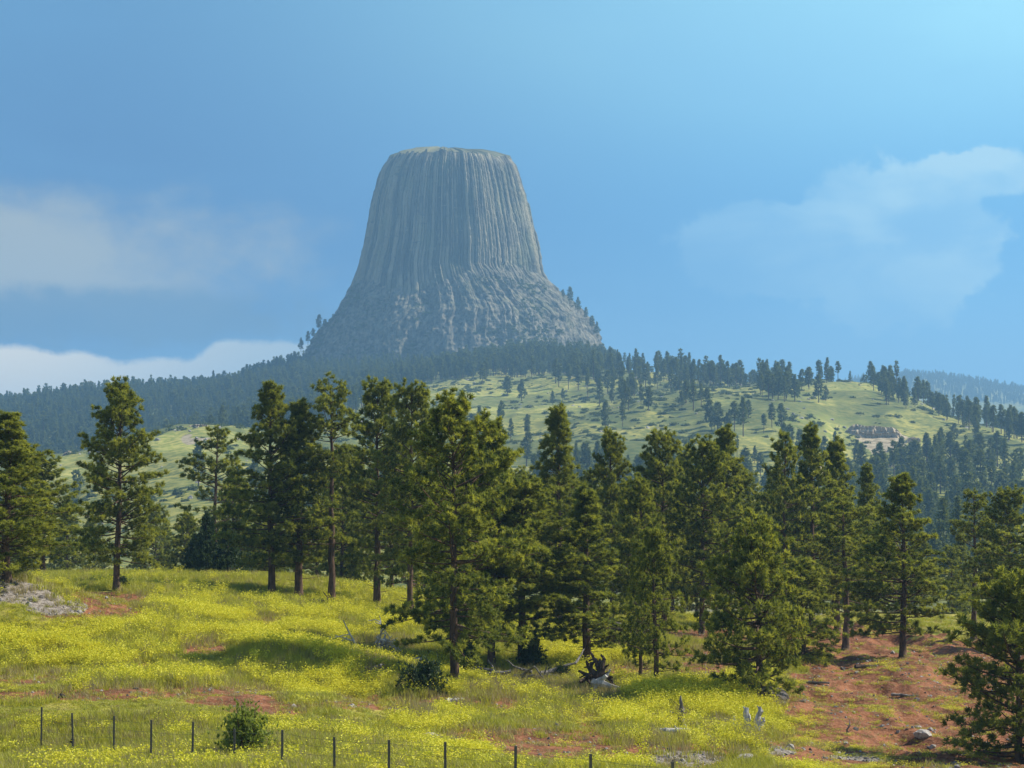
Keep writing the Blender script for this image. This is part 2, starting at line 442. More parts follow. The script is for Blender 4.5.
hill = t.mix(t.m('MULTIPLY', t.ss(t.m('ADD', sp.outputs[1], t.m('MULTIPLY', t.m('SUBTRACT', nE, 0.5), 1.2)), 0.55, 0.85), 0.6), hill, (0.05, 0.075, 0.022))
hill = t.mix(t.ss(sp.outputs[0], 0.3, 0.6), hill, t.mix(t.ss(nE, 0.4, 0.6), (0.25, 0.20, 0.12), (0.46, 0.39, 0.26)))
gc = t.mix(hw, near, hill)
bmp = t.n('ShaderNodeBump', {'Strength': 0.6, 'Distance': 0.15, 'Height': nB})
pb = t.n('ShaderNodeBsdfPrincipled', {'Base Color': gc, 'Roughness': 0.95, 'Specular IOR Level': 0.1, 'Normal': bmp})
t.n('ShaderNodeOutputMaterial', {'Surface': pb})
gme = mesh_np('ground', np.stack([Xf, Yf, Zf], -1), grid_faces(len(yr), len(sc_)), [gm_], None, True, {'mask': mask, 'hill': hillw})
ground = tag(obj('ground', gme), kind='structure')

# ------------------------------------------------------------------ the rock tower
DT = 2200.0
sil_l = [(387.5,155.5),(381,164),(376.6,174.7),(369,204),(362,244),(354.7,269),(345.6,295),(333,315),(316,331),(303.7,352),(296,368),(285,400),(270,440)]
sil_r = [(510.4,155.5),(516,163),(518.7,171),(525,193),(531.5,222),(538,251),(540.6,270),(553,286),(571.5,302),(589.8,317),(603,343),(616,362),(632,395),(650,440)]
ys = np.concatenate([np.linspace(155.5, 285, 190), np.linspace(285.5, 440, 170)])
xl = np.interp(ys, [p[1] for p in sil_l], [p[0] for p in sil_l])
xr = np.interp(ys, [p[1] for p in sil_r], [p[0] for p in sil_r])
k_ = np.ones(5) / 5
def sm(a): return np.convolve(np.pad(a, 2, mode='edge'), k_, 'valid')
xl, xr = sm(xl), sm(xr)
zr = np.array([unproject(512, y, DT)[2] for y in ys])
XL = (xl - 512) / F * DT; XR = (xr - 512) / F * DT
cx_ = (XL + XR) / 2; rx_ = (XR - XL) / 2
NCOL = 150
wd = rng.uniform(0.55, 1.6, NCOL); edges = np.concatenate([[0], np.cumsum(wd)]); edges = edges / edges[-1] * 2 * np.pi
tloc = np.array([-1.0, -0.8, -0.35, 0.15, 0.6, 0.88])
th = np.concatenate([edges[i] + (tloc + 1) / 2 * (edges[i + 1] - edges[i]) for i in range(NCOL)])
colid = np.repeat(np.arange(NCOL), len(tloc)); tl = np.tile(tloc, NCOL)
def polyr(th, p):
    ph = np.array([-108, -80, -32, -165, 60, 125]) * np.pi / 180
    wt = np.array([1.0, 1.0, 1.0, 1.0, 1.0, 1.0])
    d = np.maximum(np.cos(th[None] - ph[:, None]) / wt[:, None], 0)
    return (d ** p).sum(0) ** (-1 / p)
ru = polyr(th, 13.0)
ux, uy = ru * np.cos(th), ru * np.sin(th)
mid, half = (ux.max() + ux.min()) / 2, (ux.max() - ux.min()) / 2
ux = (ux - mid) / half; uy = uy / half * 0.9
ca, sa = np.cos(th), np.sin(th)
# rubble line: how far down the columns reach, per direction
low = np.interp(np.degrees(th), [0, 90, 180, 200, 225, 250, 265, 280, 300, 330, 360], [271, 280, 284, 284, 290, 297, 293, 282, 275, 270, 271]) + 3 * np.interp(th, np.linspace(0, 2 * np.pi, 40), rng.uniform(-1, 1, 40))
low = low + rng.normal(0, 2.2, NCOL)[colid]
coff = rng.normal(0, 1.0, NCOL); ctone = rng.normal(0, 1.0, NCOL)
H = np.zeros((len(ys), len(th))); PX = H.copy(); PY = H.copy(); COLW = H.copy(); TON = H.copy()
brk_y = rng.uniform(165, 280, (NCOL, 2)); brk_d = rng.exponential(0.9, (NCOL, 2)) * (rng.random((NCOL, 2)) < 0.55)
for i, y in enumerate(ys):
    f = 1 - smooth(y, low - 1.5, low + 2.5)                                        # 1 on the columns, 0 on the rubble
    sc0 = rx_[i] / 75.0
    rel = -1.5 * np.abs(tl) ** 3.0 + 0.55 * coff[colid] + 1.3 * vnoise(th * 5.0, y / 160.0, 12.0) * smooth(y, 158, 200)
    rel = rel + ((y > brk_y) * brk_d).sum(1)[colid] * 0.55                     # broken column feet stand out lower down
    rel = rel + 0.9 * vnoise(colid * 3.7, y / 22.0, 2.0) + 0.5 * vnoise(th * 40, y / 3.0, 7.0)
    rel = (rel - 1.6 * (1 - smooth(y, 154.5, 159))) * smooth(y, 152, 168) * (0.7 + 0.3 * sc0)
    px3, py3, pz3 = ux * rx_[i], uy * rx_[i], zr[i]
    rub = 3.2 - 5.0 * np.abs(fbm(th * 7.0, pz3 / 110.0, 3.0, 3)) + 2.5 * fbm(px3 / 30, py3 / 30, pz3 / 60, 4) - 3.8 * np.abs(fbm(px3 / 11 + 5, py3 / 11, pz3 / 55, 4)) + 1.5 * fbm(px3 / 5, py3 / 5, pz3 / 5, 3) + 2.5
    rub = rub * np.clip((y - low + 8) / 18, 0.15, 1)
    rel_low = 0.55 * (-1.6 * np.abs(tl) ** 3 + coff[colid]) * (1 - smooth(y, 305, 365))
    r = f * rel + (1 - f) * (rub + rel_low)
    PX[i] = cx_[i] + px3 + r * ca; PY[i] = DT + py3 + r * sa; COLW[i] = f
    TON[i] = np.clip(0.5 + 0.16 * ctone[colid] - 0.35 * (np.abs(tl) > 0.9) + 0.08 * coff[colid] + 0.35 * vnoise(colid * 1.7, y / 30.0, 4.0), 0, 1)
PZ = zr[:, None] + np.where(np.arange(len(ys))[:, None] < 6, rng.normal(0, 0.6, NCOL)[colid][None] * (6 - np.arange(len(ys))[:, None]) / 3.0, 0) + 0 * PX
PZ = PZ - 3.5 * (np.maximum(-sa, 0) ** 0.5)[None] * (1 - smooth(ys, 156, 190))[:, None]
V = np.stack([PX, PY, PZ], -1).reshape(-1, 3)
Fq = grid_faces(len(ys), len(th), True)[:, ::-1]
cw = COLW.ravel()
is_col = cw[Fq].mean(1) > 0.5

rm_, t = new_mat('tower_rock')
ton = t.n('ShaderNodeAttribute', attribute_name='tone').outputs[2]
geo = t.n('ShaderNodeNewGeometry').outputs[0]
sg = t.n('ShaderNodeMapping', {'Vector': geo, 'Scale': (0.25, 0.25, 0.018)})
st = t.noise(sg, 1.0, 5, 0.6)
bl = t.noise(geo, 0.035, 5, 0.6)
fi = t.noise(geo, 0.5, 4, 0.6)
c = t.mix(t.ss(t.m('ADD', t.m('MULTIPLY', st, 0.45), t.m('MULTIPLY', ton, 0.55)), 0.32, 0.68), (0.075, 0.076, 0.060), (0.33, 0.29, 0.19))
c = t.mix(t.m('MULTIPLY', t.ss(bl, 0.5, 0.68), 0.45), c, (0.20, 0.21, 0.11))
c = t.mix(t.m('MULTIPLY', t.ss(bl, 0.46, 0.34), 0.4), c, (0.12, 0.10, 0.085))
c = t.mix(t.m('MULTIPLY', t.ss(fi, 0.55, 0.75), 0.35), c, (0.09, 0.09, 0.075))
hz_n = t.noise(t.n('ShaderNodeMapping', {'Vector': geo, 'Scale': (0.06, 0.06, 0.22)}), 1.0, 4, 0.7)
c = t.mix(t.m('MULTIPLY', t.ss(hz_n, 0.60, 0.68), 0.55), c, (0.055, 0.058, 0.045))
c = t.mix(t.m('MULTIPLY', t.ss(hz_n, 0.40, 0.33), 0.4), c, (0.38, 0.33, 0.21))
bm = t.n('ShaderNodeBump', {'Strength': 0.5, 'Distance': 2.0, 'Height': fi})
t.n('ShaderNodeOutputMaterial', {'Surface': t.n('ShaderNodeBsdfPrincipled', {'Base Color': c, 'Roughness': 0.95, 'Specular IOR Level': 0.1, 'Normal': bm})})
am_, t = new_mat('rubble_rock')
geo = t.n('ShaderNodeNewGeometry')
bl = t.noise(geo.outputs[0], 0.03, 6, 0.65); fi = t.noise(geo.outputs[0], 0.22, 5, 0.65)
stx = t.noise(t.n('ShaderNodeMapping', {'Vector': geo.outputs[0], 'Scale': (0.25, 0.25, 0.035)}), 1.0, 5, 0.65)
c = t.mix(t.ss(t.m('ADD', t.m('MULTIPLY', fi, 0.5), t.m('MULTIPLY', stx, 0.5)), 0.38, 0.62), (0.060, 0.062, 0.050), (0.28, 0.25, 0.18))
c = t.mix(t.m('MULTIPLY', t.ss(bl, 0.5, 0.64), 0.5), c, (0.10, 0.11, 0.055))
nz = t.n('ShaderNodeSeparateXYZ', {0: geo.outputs[1]}).outputs[2]
c = t.mix(t.m('MULTIPLY', t.ss(nz, 0.7, 0.9), 0.55), c, (0.17, 0.19, 0.06))
bm = t.n('ShaderNodeBump', {'Strength': 0.7, 'Distance': 2.5, 'Height': fi})
t.n('ShaderNodeOutputMaterial', {'Surface': t.n('ShaderNodeBsdfPrincipled', {'Base Color': c, 'Roughness': 0.95, 'Specular IOR Level': 0.1, 'Normal': bm})})
sm_, t = new_mat('summit_grass')
geo = t.n('ShaderNodeNewGeometry')
c = t.mix(t.noise(geo.outputs[0], 0.12, 4, 0.6), (0.10, 0.11, 0.05), (0.26, 0.24, 0.13))
t.n('ShaderNodeOutputMaterial', {'Surface': t.n('ShaderNodeBsdfPrincipled', {'Base Color': c, 'Roughness': 0.95, 'Specular IOR Level': 0.1})})

tower_c = (float(cx_[-1]), DT, float(zr[ys > 360][0]))
tower = tag(empty('rock_tower', tower_c), 'huge grey rock tower of fluted stone columns with flat top and flaring rubble base', 'rock tower')
def sub(V, F, keep):
    f = F[keep]; u, inv = np.unique(f, return_inverse=True)
    return V[u], inv.reshape(f.shape), u
off = np.array(tower_c)
v1, f1, u1 = sub(V, Fq, is_col)
obj('column_shaft', mesh_np('column_shaft', v1 - off, f1, [rm_], None, False, {'tone': TON.ravel()[u1]}), tower)
v2, f2, u2 = sub(V, Fq, ~is_col)
obj('rubble_apron', mesh_np('rubble_apron', v2 - off, f2, [am_], None, False), tower)
# summit: a low dome over the rim
rim = V[:len(th)]
cen = rim.mean(0)
zt = float(zr[0]) + 7.0
rings = []
for s in np.linspace(0, 1, 14):
    p = rim * (1 - s) + cen * s
    dome = (zt - rim[:, 2].mean()) * (1 - (1 - s) ** 2.4)
    p = p.copy(); p[:, 2] = rim[:, 2] * (1 - s) + rim[:, 2].mean() * s + dome + 0.8 * smooth(s, 0, .2) * fbm(p[:, 0] / 9, p[:, 1] / 9, 0, 3)
    rings.append(p)
Vs = np.concatenate(rings)
obj('summit_cap', mesh_np('summit_cap', Vs - off, grid_faces(14, len(th), True), [sm_], None, True), tower)
# ------------------------------------------------------------------ foliage materials
def leaf_mat(name, cols, trans=0.4, vscale=0.9, tint=(1.6, 1.5, 0.7), tone=False):
    m, t = new_mat(name)
    oi = t.n('ShaderNodeObjectInfo')
    geo = t.n('ShaderNodeNewGeometry')
    tco = t.n('ShaderNodeTexCoord').outputs['Object']
    nz = t.noise(tco, vscale, 3, 0.6)
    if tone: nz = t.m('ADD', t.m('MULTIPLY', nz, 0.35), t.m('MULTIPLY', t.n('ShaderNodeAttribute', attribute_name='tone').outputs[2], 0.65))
    c = t.mix(t.ss(nz, 0.25, 0.75), cols[0], cols[1])
    c = t.mix(t.m('MULTIPLY', oi.outputs['Random'], 0.55), c, cols[2])
    c = t.mix(t.m('MULTIPLY', geo.outputs['Random Per Island'], 0.5), c, t.mix(0.5, c, cols[1]))
    d = t.n('ShaderNodeBsdfPrincipled', {'Base Color': c, 'Roughness': 0.6, 'Specular IOR Level': 0.25})
    tr = t.n('ShaderNodeBsdfTranslucent', {'Color': t.mix(1.0, c, tint, 'MULTIPLY')})
    t.n('ShaderNodeOutputMaterial', {'Surface': t.n('ShaderNodeMixShader', {0: trans, 1: d, 2: tr})})
    return m
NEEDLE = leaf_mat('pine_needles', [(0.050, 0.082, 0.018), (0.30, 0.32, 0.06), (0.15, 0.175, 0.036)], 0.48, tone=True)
FARNEEDLE = leaf_mat('far_pine_needles', [(0.042, 0.070, 0.022), (0.17, 0.195, 0.045), (0.08, 0.115, 0.03)], 0.25, 0.25, tone=True)
JUNIPER = leaf_mat('juniper_scales', [(0.022, 0.045, 0.016), (0.055, 0.085, 0.026), (0.035, 0.060, 0.020)], 0.2, 1.5)
BUSH = leaf_mat('bush_leaves', [(0.075, 0.13, 0.03), (0.32, 0.37, 0.07), (0.18, 0.24, 0.05)], 0.35, 2.0)
GRASSM = leaf_mat('grass_blades', [(0.20, 0.245, 0.028), (0.54, 0.50, 0.07), (0.38, 0.38, 0.05)], 0.32, 0.3, (1.3, 1.25, 0.8))
STRAW = leaf_mat('dry_stalks', [(0.24, 0.20, 0.08), (0.42, 0.36, 0.17), (0.30, 0.26, 0.10)], 0.35, 0.3, (1.1, 1.05, 0.9))
FLOWER = leaf_mat('yellow_petals', [(0.60, 0.54, 0.03), (0.78, 0.73, 0.06), (0.58, 0.60, 0.05)], 0.33, 0.5, (1.05, 1.05, 0.8))

def bark_mat(name, a, b, sc=6.0, zs=0.25, bump=0.03):
    m, t = new_mat(name)
    tco = t.n('ShaderNodeTexCoord').outputs['Object']
    mp = t.n('ShaderNodeMapping', {'Vector': tco, 'Scale': (1, 1, zs)})
    nz = t.noise(mp, sc, 5, 0.65)
    n2 = t.noise(tco, 0.8, 3, 0.5)
    c = t.mix(t.ss(nz, 0.35, 0.65), a, b)
    c = t.mix(t.m('MULTIPLY', t.ss(n2, 0.4, 0.7), 0.4), c, tuple(x * 0.6 for x in a))
    bm = t.n('ShaderNodeBump', {'Strength': 0.8, 'Distance': bump, 'Height': nz})
    t.n('ShaderNodeOutputMaterial', {'Surface': t.n('ShaderNodeBsdfPrincipled', {'Base Color': c, 'Roughness': 0.95, 'Specular IOR Level': 0.1, 'Normal': bm})})
    return m
BARK = bark_mat('pine_bark', (0.055, 0.038, 0.028), (0.17, 0.11, 0.075))
BLEACHED = bark_mat('bleached_wood', (0.30, 0.28, 0.25), (0.66, 0.63, 0.58), 8.0, 0.3, 0.02)
GREYWOOD = bark_mat('grey_dead_wood', (0.10, 0.09, 0.08), (0.30, 0.27, 0.24), 8.0, 0.3, 0.02)
DARKWOOD = bark_mat('dark_rotten_wood', (0.025, 0.02, 0.017), (0.11, 0.08, 0.06), 7.0, 0.5, 0.04)
ROCKM = bark_mat('pale_stone', (0.22, 0.20, 0.18), (0.48, 0.45, 0.41), 5.0, 1.0, 0.03)
DARKROCK = bark_mat('dark_stone', (0.07, 0.06, 0.055), (0.20, 0.18, 0.16), 5.0, 1.0, 0.03)
METAL, t = new_mat('green_post_paint')
t.n('ShaderNodeOutputMaterial', {'Surface': t.n('ShaderNodeBsdfPrincipled', {'Base Color': t.mix(t.noise(t.n('ShaderNodeTexCoord').outputs['Object'], 9, 4), (0.05, 0.055, 0.045), (0.15, 0.13, 0.10)), 'Roughness': 0.7})})
WIRE, t = new_mat('rusty_wire')
t.n('ShaderNodeOutputMaterial', {'Surface': t.n('ShaderNodeBsdfPrincipled', {'Base Color': (0.16, 0.14, 0.12), 'Metallic': 0.6, 'Roughness': 0.6})})

# ------------------------------------------------------------------ tubes
class Geo:
    """collects quads and triangles for one mesh"""
    def __init__(self):
        self.V, self.Q, self.T, self.n = [], [], [], 0
    def add(self, V, Q=None, T=None):
        V = np.asarray(V, float)
        if Q is not None and len(Q): self.Q.append(np.asarray(Q) + self.n)
        if T is not None and len(T): self.T.append(np.asarray(T) + self.n)
        self.V.append(V); self.n += len(V)
    def tube(self, pts, rad, sides=6, rough=0.0, rs=None, cap=True):
        pts = np.asarray(pts, float); rad = np.asarray(rad, float); n = len(pts)
        tan = np.gradient(pts, axis=0); tan /= np.linalg.norm(tan, axis=1)[:, None] + 1e-9
        ref = np.array([0.0, 0, 1]) if abs(tan[:, 2]).mean() < 0.85 else np.array([1.0, 0, 0])
        u = np.cross(tan, ref); u /= np.linalg.norm(u, axis=1)[:, None] + 1e-9
        v = np.cross(tan, u)
        a = np.arange(sides) / sides * 2 * np.pi
        rr = np.ones((n, sides))
        if rough: rr = 1 + rough * (rs or rng).normal(0, 1, (n, sides)).clip(-1.6, 1.6) if rs is None else 1 + rough * rs.normal(0, 1, (n, sides)).clip(-1.6, 1.6)
        P = pts[:, None] + (rad[:, None] * rr)[..., None] * (np.cos(a)[None, :, None] * u[:, None] + np.sin(a)[None, :, None] * v[:, None])
        V = P.reshape(-1, 3); Q = grid_faces(n, sides, True)
        T = []
        if cap:
            V = np.vstack([V, pts[0], pts[-1]])
            k = n * sides
            for j in range(sides):
                T.append((j, (j + 1) % sides, k)); T.append(((n - 1) * sides + (j + 1) % sides, (n - 1) * sides + j, k + 1))
        self.add(V, Q, T)
    def mesh(self, name, mats, smooth_shade=False, mat_idx=None):
        fs = []
        if self.Q: fs.append(np.concatenate(self.Q))
        if self.T: fs.append(np.concatenate(self.T))
        return mesh_np(name, np.concatenate(self.V), fs, mats, mat_idx, smooth_shade)

def unit(v): return v / (np.linalg.norm(v, axis=-1, keepdims=True) + 1e-9)
def needles(pos, axis, size, rs, per=12, width=0.03, cone=(15, 85)):
    """bottle-brush tufts: per thin triangles round every axis"""
    n = len(pos)
    P = np.repeat(pos, per, 0); A = np.repeat(unit(axis), per, 0); S = np.repeat(size, per)
    rnd = unit(rs.normal(0, 1, (n * per, 3)))
    perp = unit(np.cross(A, rnd))
    ph = np.radians(rs.uniform(cone[0], cone[1], n * per))[:, None]
    d = np.cos(ph) * A + np.sin(ph) * perp
    d[:, 2] += 0.12; d = unit(d)
    L = (S * rs.uniform(0.75, 1.2, n * per))[:, None]
    side = unit(np.cross(d, unit(rs.normal(0, 1, (n * per, 3))))) * (width * 0.5 * (S / 0.2))[:, None]
    b = P - A * (S * rs.uniform(0, 0.5, n * per))[:, None]
    V = np.stack([b - side, b + side, b + d * L], 1).reshape(-1, 3)
    return V, np.arange(len(V)).reshape(-1, 3)

# ------------------------------------------------------------------ pines
def pine(seed, H=14.0, R0=3.0, cb=0.15, shape='oval', whorl=0.45, gaps=0.12, lean=0.15, tuft=0.25, per=13, dead=6, topf=1.0, puff=1.0):
    rs = np.random.default_rng(seed)
    wood = Geo()
    nz = 14
    hz = np.linspace(-0.35, H, nz)
    wob = np.cumsum(rs.normal(0, 0.05 * lean / 0.15, (nz, 2)), 0) * 0.7
    r0 = 0.0125 * H + 0.05
    rad = r0 * (1 - np.clip(hz / H, 0, 1)) ** 0.85 + 0.012
    rad[0] *= 1.35; rad[1] *= 1.05
    tp = np.column_stack([wob, hz])
    wood.tube(tp, rad, 9, 0.06, rs)
    def trunk_at(h): return np.array([np.interp(h, hz, tp[:, 0]), np.interp(h, hz, tp[:, 1]), h])
    T_p, T_a, T_s, T_t = [], [], [], []
    lobes = rs.uniform(0, 2 * np.pi, 3); lobea = rs.uniform(0.10, 0.28, 3)
    h = cb * H
    while h < 0.965 * H:
        s = (h - cb * H) / (H - cb * H)
        if shape == 'oval': pr = (s * 1.15 + 0.16) ** 0.38 * (1 - s) ** 0.72 * 1.8
        elif shape == 'cone': pr = min(1.0, 0.62 + 2.4 * s) * (1 - s) ** 0.82 * 1.3
        elif shape == 'tuft': pr = (s + 0.1) ** 0.5 * (1.02 - s) ** 0.45 * 1.7
        else: pr = (1 - s) ** 0.55 * (0.75 + 0.25 * math.sin(s * 9 + seed))
        nb = rs.integers(4, 7)
        a0 = rs.uniform(0, 2 * np.pi)
        for k in range(nb):
            if rs.random() < gaps: continue
            a = a0 + 2 * np.pi * k / nb + rs.normal(0, 0.25)
            hh = h + rs.uniform(-0.5, 0.5) * whorl
            L = R0 * pr * rs.uniform(0.62, 1.12) * (1 + sum(la * math.cos((i + 1) * (a - lo)) for i, (lo, la) in enumerate(zip(lobes, lobea)))) * 0.95
            if rs.random() < 0.07: L *= 1.25
            L = max(L, 0.3)
            el = math.radians(-9 + 46 * s ** 1.2 + rs.normal(0, 10)); curl = math.radians(rs.uniform(4, 26))
            n = 6
            pts = [trunk_at(min(hh, H * 0.985))]; e = el; az = a
            for q in range(n):
                e += curl / n; az += rs.normal(0, 0.07)
                pts.append(pts[-1] + L / n * np.array([math.cos(e) * math.cos(az), math.cos(e) * math.sin(az), math.sin(e)]))
            pts = np.array(pts)
            br = np.linspace(0.012 + 0.014 * L, 0.008, n + 1)
            wood.tube(pts, br, 5, cap=False)
            ntw = max(2, int(L / 0.33))
            for q in range(ntw + 1):
                tq = min(1.0, 0.34 + 0.66 * (q / ntw) ** 0.9 + (rs.normal(0, 0.04) if q < ntw else 0))
                p = np.array([np.interp(tq * n, np.arange(n + 1), pts[:, j]) for j in range(3)])
                ax = unit(pts[min(int(tq * n) + 1, n)] - pts[min(int(tq * n), n - 1)])
                if q == ntw: sd, tl_ = ax, 0.22
                else:
                    side = unit(np.cross(ax, [0, 0, 1.0])) * (1 if q % 2 else -1)
                    sd = unit(0.6 * ax + side * 0.85 + np.array([0, 0, rs.uniform(0.1, 0.6)]) + rs.normal(0, 0.18, 3))
                    tl_ = (0.18 + 0.42 * L * 0.5 * (1.2 - tq)) * rs.uniform(0.6, 1.2)
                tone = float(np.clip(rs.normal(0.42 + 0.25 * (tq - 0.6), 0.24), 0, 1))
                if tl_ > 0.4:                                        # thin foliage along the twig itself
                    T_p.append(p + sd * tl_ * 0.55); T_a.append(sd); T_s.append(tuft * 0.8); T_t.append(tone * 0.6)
                c_ = p + sd * tl_; k_n = rs.integers(5, 9)
                for j in range(k_n):                                 # a puff: several tufts fanning from the twig end
                    d_ = unit(sd * 0.9 + np.array([0, 0, 0.35]) + rs.normal(0, 0.55, 3))
                    T_p.append(c_ + d_ * 0.12 * puff + rs.normal(0, 0.05, 3) * puff); T_a.append(d_); T_s.append(tuft * rs.uniform(0.8, 1.1)); T_t.append(float(np.clip(tone + rs.normal(0, 0.1), 0, 1)))
        h += 0.86 * whorl * rs.uniform(0.75, 1.25) * (0.7 + 0.5 * (1 - s))
    for q in range(5):
        T_p.append(trunk_at(H * (0.965 + 0.008 * q))); T_a.append(np.array([0, 0, 1.0])); T_s.append(tuft * topf); T_t.append(0.5)
    for q in range(dead):                                           # dead lower twigs
        hh = rs.uniform(0.35, 1.0) * max(cb, 0.12) * H; a = rs.uniform(0, 2 * np.pi); L = rs.uniform(0.4, 1.5)
        pts = np.array([trunk_at(hh) + t_ * L * np.array([math.cos(a), math.sin(a), -0.15 + 0.25 * t_]) for t_ in np.linspace(0, 1, 4)])
        wood.tube(pts, np.linspace(0.03, 0.008, 4), 4, cap=False)
    V, T = needles(np.array(T_p), np.array(T_a), np.array(T_s), rs, per, 0.046)
    return {'H': H, 'R': R0, 'trunk': wood.mesh('pine_trunk', [BARK], True), 'crown': mesh_np('pine_crown', V, T, [NEEDLE], attrs={'tone': np.repeat(np.array(T_t), per * 3)}), 'n': len(T)}

PV = {
 'A': pine(11, 14, 3.1, 0.15, 'oval'), 'A2': pine(12, 14, 2.9, 0.18, 'oval', gaps=0.2),
 'B': pine(21, 14, 2.6, 0.30, 'oval', whorl=0.55, gaps=0.32, lean=0.25), 'B2': pine(22, 15, 2.5, 0.34, 'oval', whorl=0.6, gaps=0.36, lean=0.2),
 'C': pine(31, 14, 3.7, 0.15, 'cone', whorl=0.42, gaps=0.1), 'C2': pine(32, 14, 3.6, 0.165, 'oval', gaps=0.16),
 'D': pine(41, 7, 2.3, 0.06, 'cone', whorl=0.32, tuft=0.2), 'D2': pine(42, 7, 2.1, 0.05, 'oval', whorl=0.32, tuft=0.2),
 'N': pine(44, 6.5, 2.4, 0.05, 'oval', whorl=0.27, gaps=0.05, tuft=0.2), 'L': pine(33, 14, 3.6, 0.09, 'cone', whorl=0.38, gaps=0.06),
 'E': pine(51, 14, 1.9, 0.56, 'tuft', whorl=0.5, gaps=0.3, lean=0.2, dead=10),
 'F': pine(61, 7, 1.6, 0.14, 'cone', whorl=0.34, gaps=0.18, tuft=0.19),
 'G': pine(71, 14, 2.1, 0.2, 'cone', whorl=0.45, gaps=0.2), 'G2': pine(72, 14, 2.3, 0.14, 'cone', whorl=0.42, gaps=0.14),
}
print('pine tris', {k: v['n'] for k, v in PV.items()})

used_names = {}
PINE_GROUP = 'pines standing along the meadow and the red slope'
def place_pine(var, x, y, H, W=None, label=None, group=PINE_GROUP, rz=None, z=None):
    v = PV[var]
    z = gz(x, y) if z is None else z
    e = tag(empty('pine_tree', (x, y, z), rng.uniform(0, 6.28) if rz is None else rz), label, 'pine tree', group)
    s = H / v['H']; sw = (W / 2 / v['R']) if W else s
    e.scale = (sw, sw, s)
    obj('trunk', v['trunk'], e); obj('crown', v['crown'], e)
    return e

# the pines one can tell apart: variant, px of the foot, py of the tip, py of the foot (or None with a distance), width in px, label
front = [
 ('L', 6, 411, 582, None, 150, 'broad dense pine at the left edge above the pale gravel mound'),
 ('A', 42, 455, None, 150, 80, 'shorter full pine tucked against the broad pine at the left edge'),
 ('A', 116, 384, 591, None, 92, 'lone upright pine with full tapering crown in the open meadow at left'),
 ('B2', 213, 424, None, 165, 58, 'sparse airy pine rising behind the dark juniper clump'),
 ('C', 272, 384, 594, None, 118, 'broad many-limbed pine with thick short trunk at the far meadow edge'),
 ('G', 299, 402, 598, None, 74, 'slimmer reddish-trunked pine just right of the broad many-limbed meadow pine'),
 ('E', 332, 386, 603, None, 62, 'tall pine with long bare trunk and small high tuft of branches'),
 ('A2', 378, 381, None, 138, 88, 'tall dark pine between the bare-trunked pine and the big central pine'),
 ('A2', 411, 384, None, 128, 80, 'tall pointed pine peeping over the top of the big central pine'),
 ('C2', 454, 400, 684, None, 142, 'biggest central pine with full light green crown reaching low over the meadow'),
 ('C', 491, 424, 668, None, 130, 'big dark pine with drooping lower boughs right beside the central pine'),
 ('G2', 468, 445, 664, None, 80, 'thin trunked pine squeezed behind the two big central pines'),
 ('A2', 523, 478, 669, None, 110, 'stout red-trunked pine over the grey heap of dead branches'),
 ('G', 559, 408, None, 135, 72, 'tall narrow pointed pine rising right of the dark central pine'),
 ('G2', 585, 488, 668, None, 88, 'medium pine with narrow light top and spreading skirt above the uprooted stump'),
 ('A2', 612, 431, None, 140, 62, 'round topped pine standing just left of the log pile'),
 ('A', 640, 478, None, 120, 66, 'bright green pine behind the pair of young slim pines'),
 ('A2', 664, 431, None, 142, 74, 'tall pine rising straight behind the pair of young slim pines'),
 ('A', 702, 441, 634, None, 78, 'tall pine with visible straight dark trunk left of the bushy slope pine'),
 ('G2', 728, 428, None, 152, 74, 'pointed pine standing close behind the straight dark-trunked pine'),
 ('F', 641, 540, 681, None, 42, 'left thinner one of the pair of young slim pines in the yellow flowers'),
 ('F', 655, 528, 685, None, 60, 'right fuller one of the pair of young slim pines in the yellow flowers'),
 ('N', 757, 526, 694, None, 112, 'bushy young pine with boughs to the ground on top of the red slope'),
 ('D2', 803, 562, 660, None, 76, 'low rounded young pine leaning out behind the bushy slope pine'),
 ('B', 783, 434, None, 150, 62, 'sparse pine with bare dark trunk left of two close tall pines on the right'),
 ('G', 812, 427, None, 152, 62, 'tallest pine right of centre with dense narrow crown'),
 ('G2', 838, 440, None, 158, 66, 'tall full pine just right of the tallest pine right of centre'),
 ('G', 868, 466, None, 165, 44, 'thin pointed pine showing between the two larger right hand pines'),
 ('B', 846, 498, 650, None, 82, 'pale loose pine with open boughs beside the large dark slope pine'),
 ('C', 903, 475, 657, None, 116, 'large dark full pine with thick trunk at the top of the red slope'),
 ('B2', 975, 487, 640, None, 58, 'slender open pine behind the red slope left of the right edge pines'),
 ('A2', 1010, 488, None, 140, 66, 'tall light green pine at the right edge behind the nearest pine'),
 ('B', 1040, 520, None, 132, 80, 'pine half cut off by the right edge of the view on the slope'),
 ('N', 1021, 578, 764, None, 142, 'nearest small pine with open drooping boughs at the right edge of the red slope'),
]
for var, px, ptop, pfoot, D, wpx, lab in front:
    if pfoot: x, y, z = ground_at(px, pfoot)
    else:
        x = unproject(px, 600, D)[0]; y = D; z = gz(x, y)
    H = unproject(px, ptop, y)[2] - z
    place_pine(var, x, y, H, wpx / F * y * 1.0, lab, z=z - 0.05)

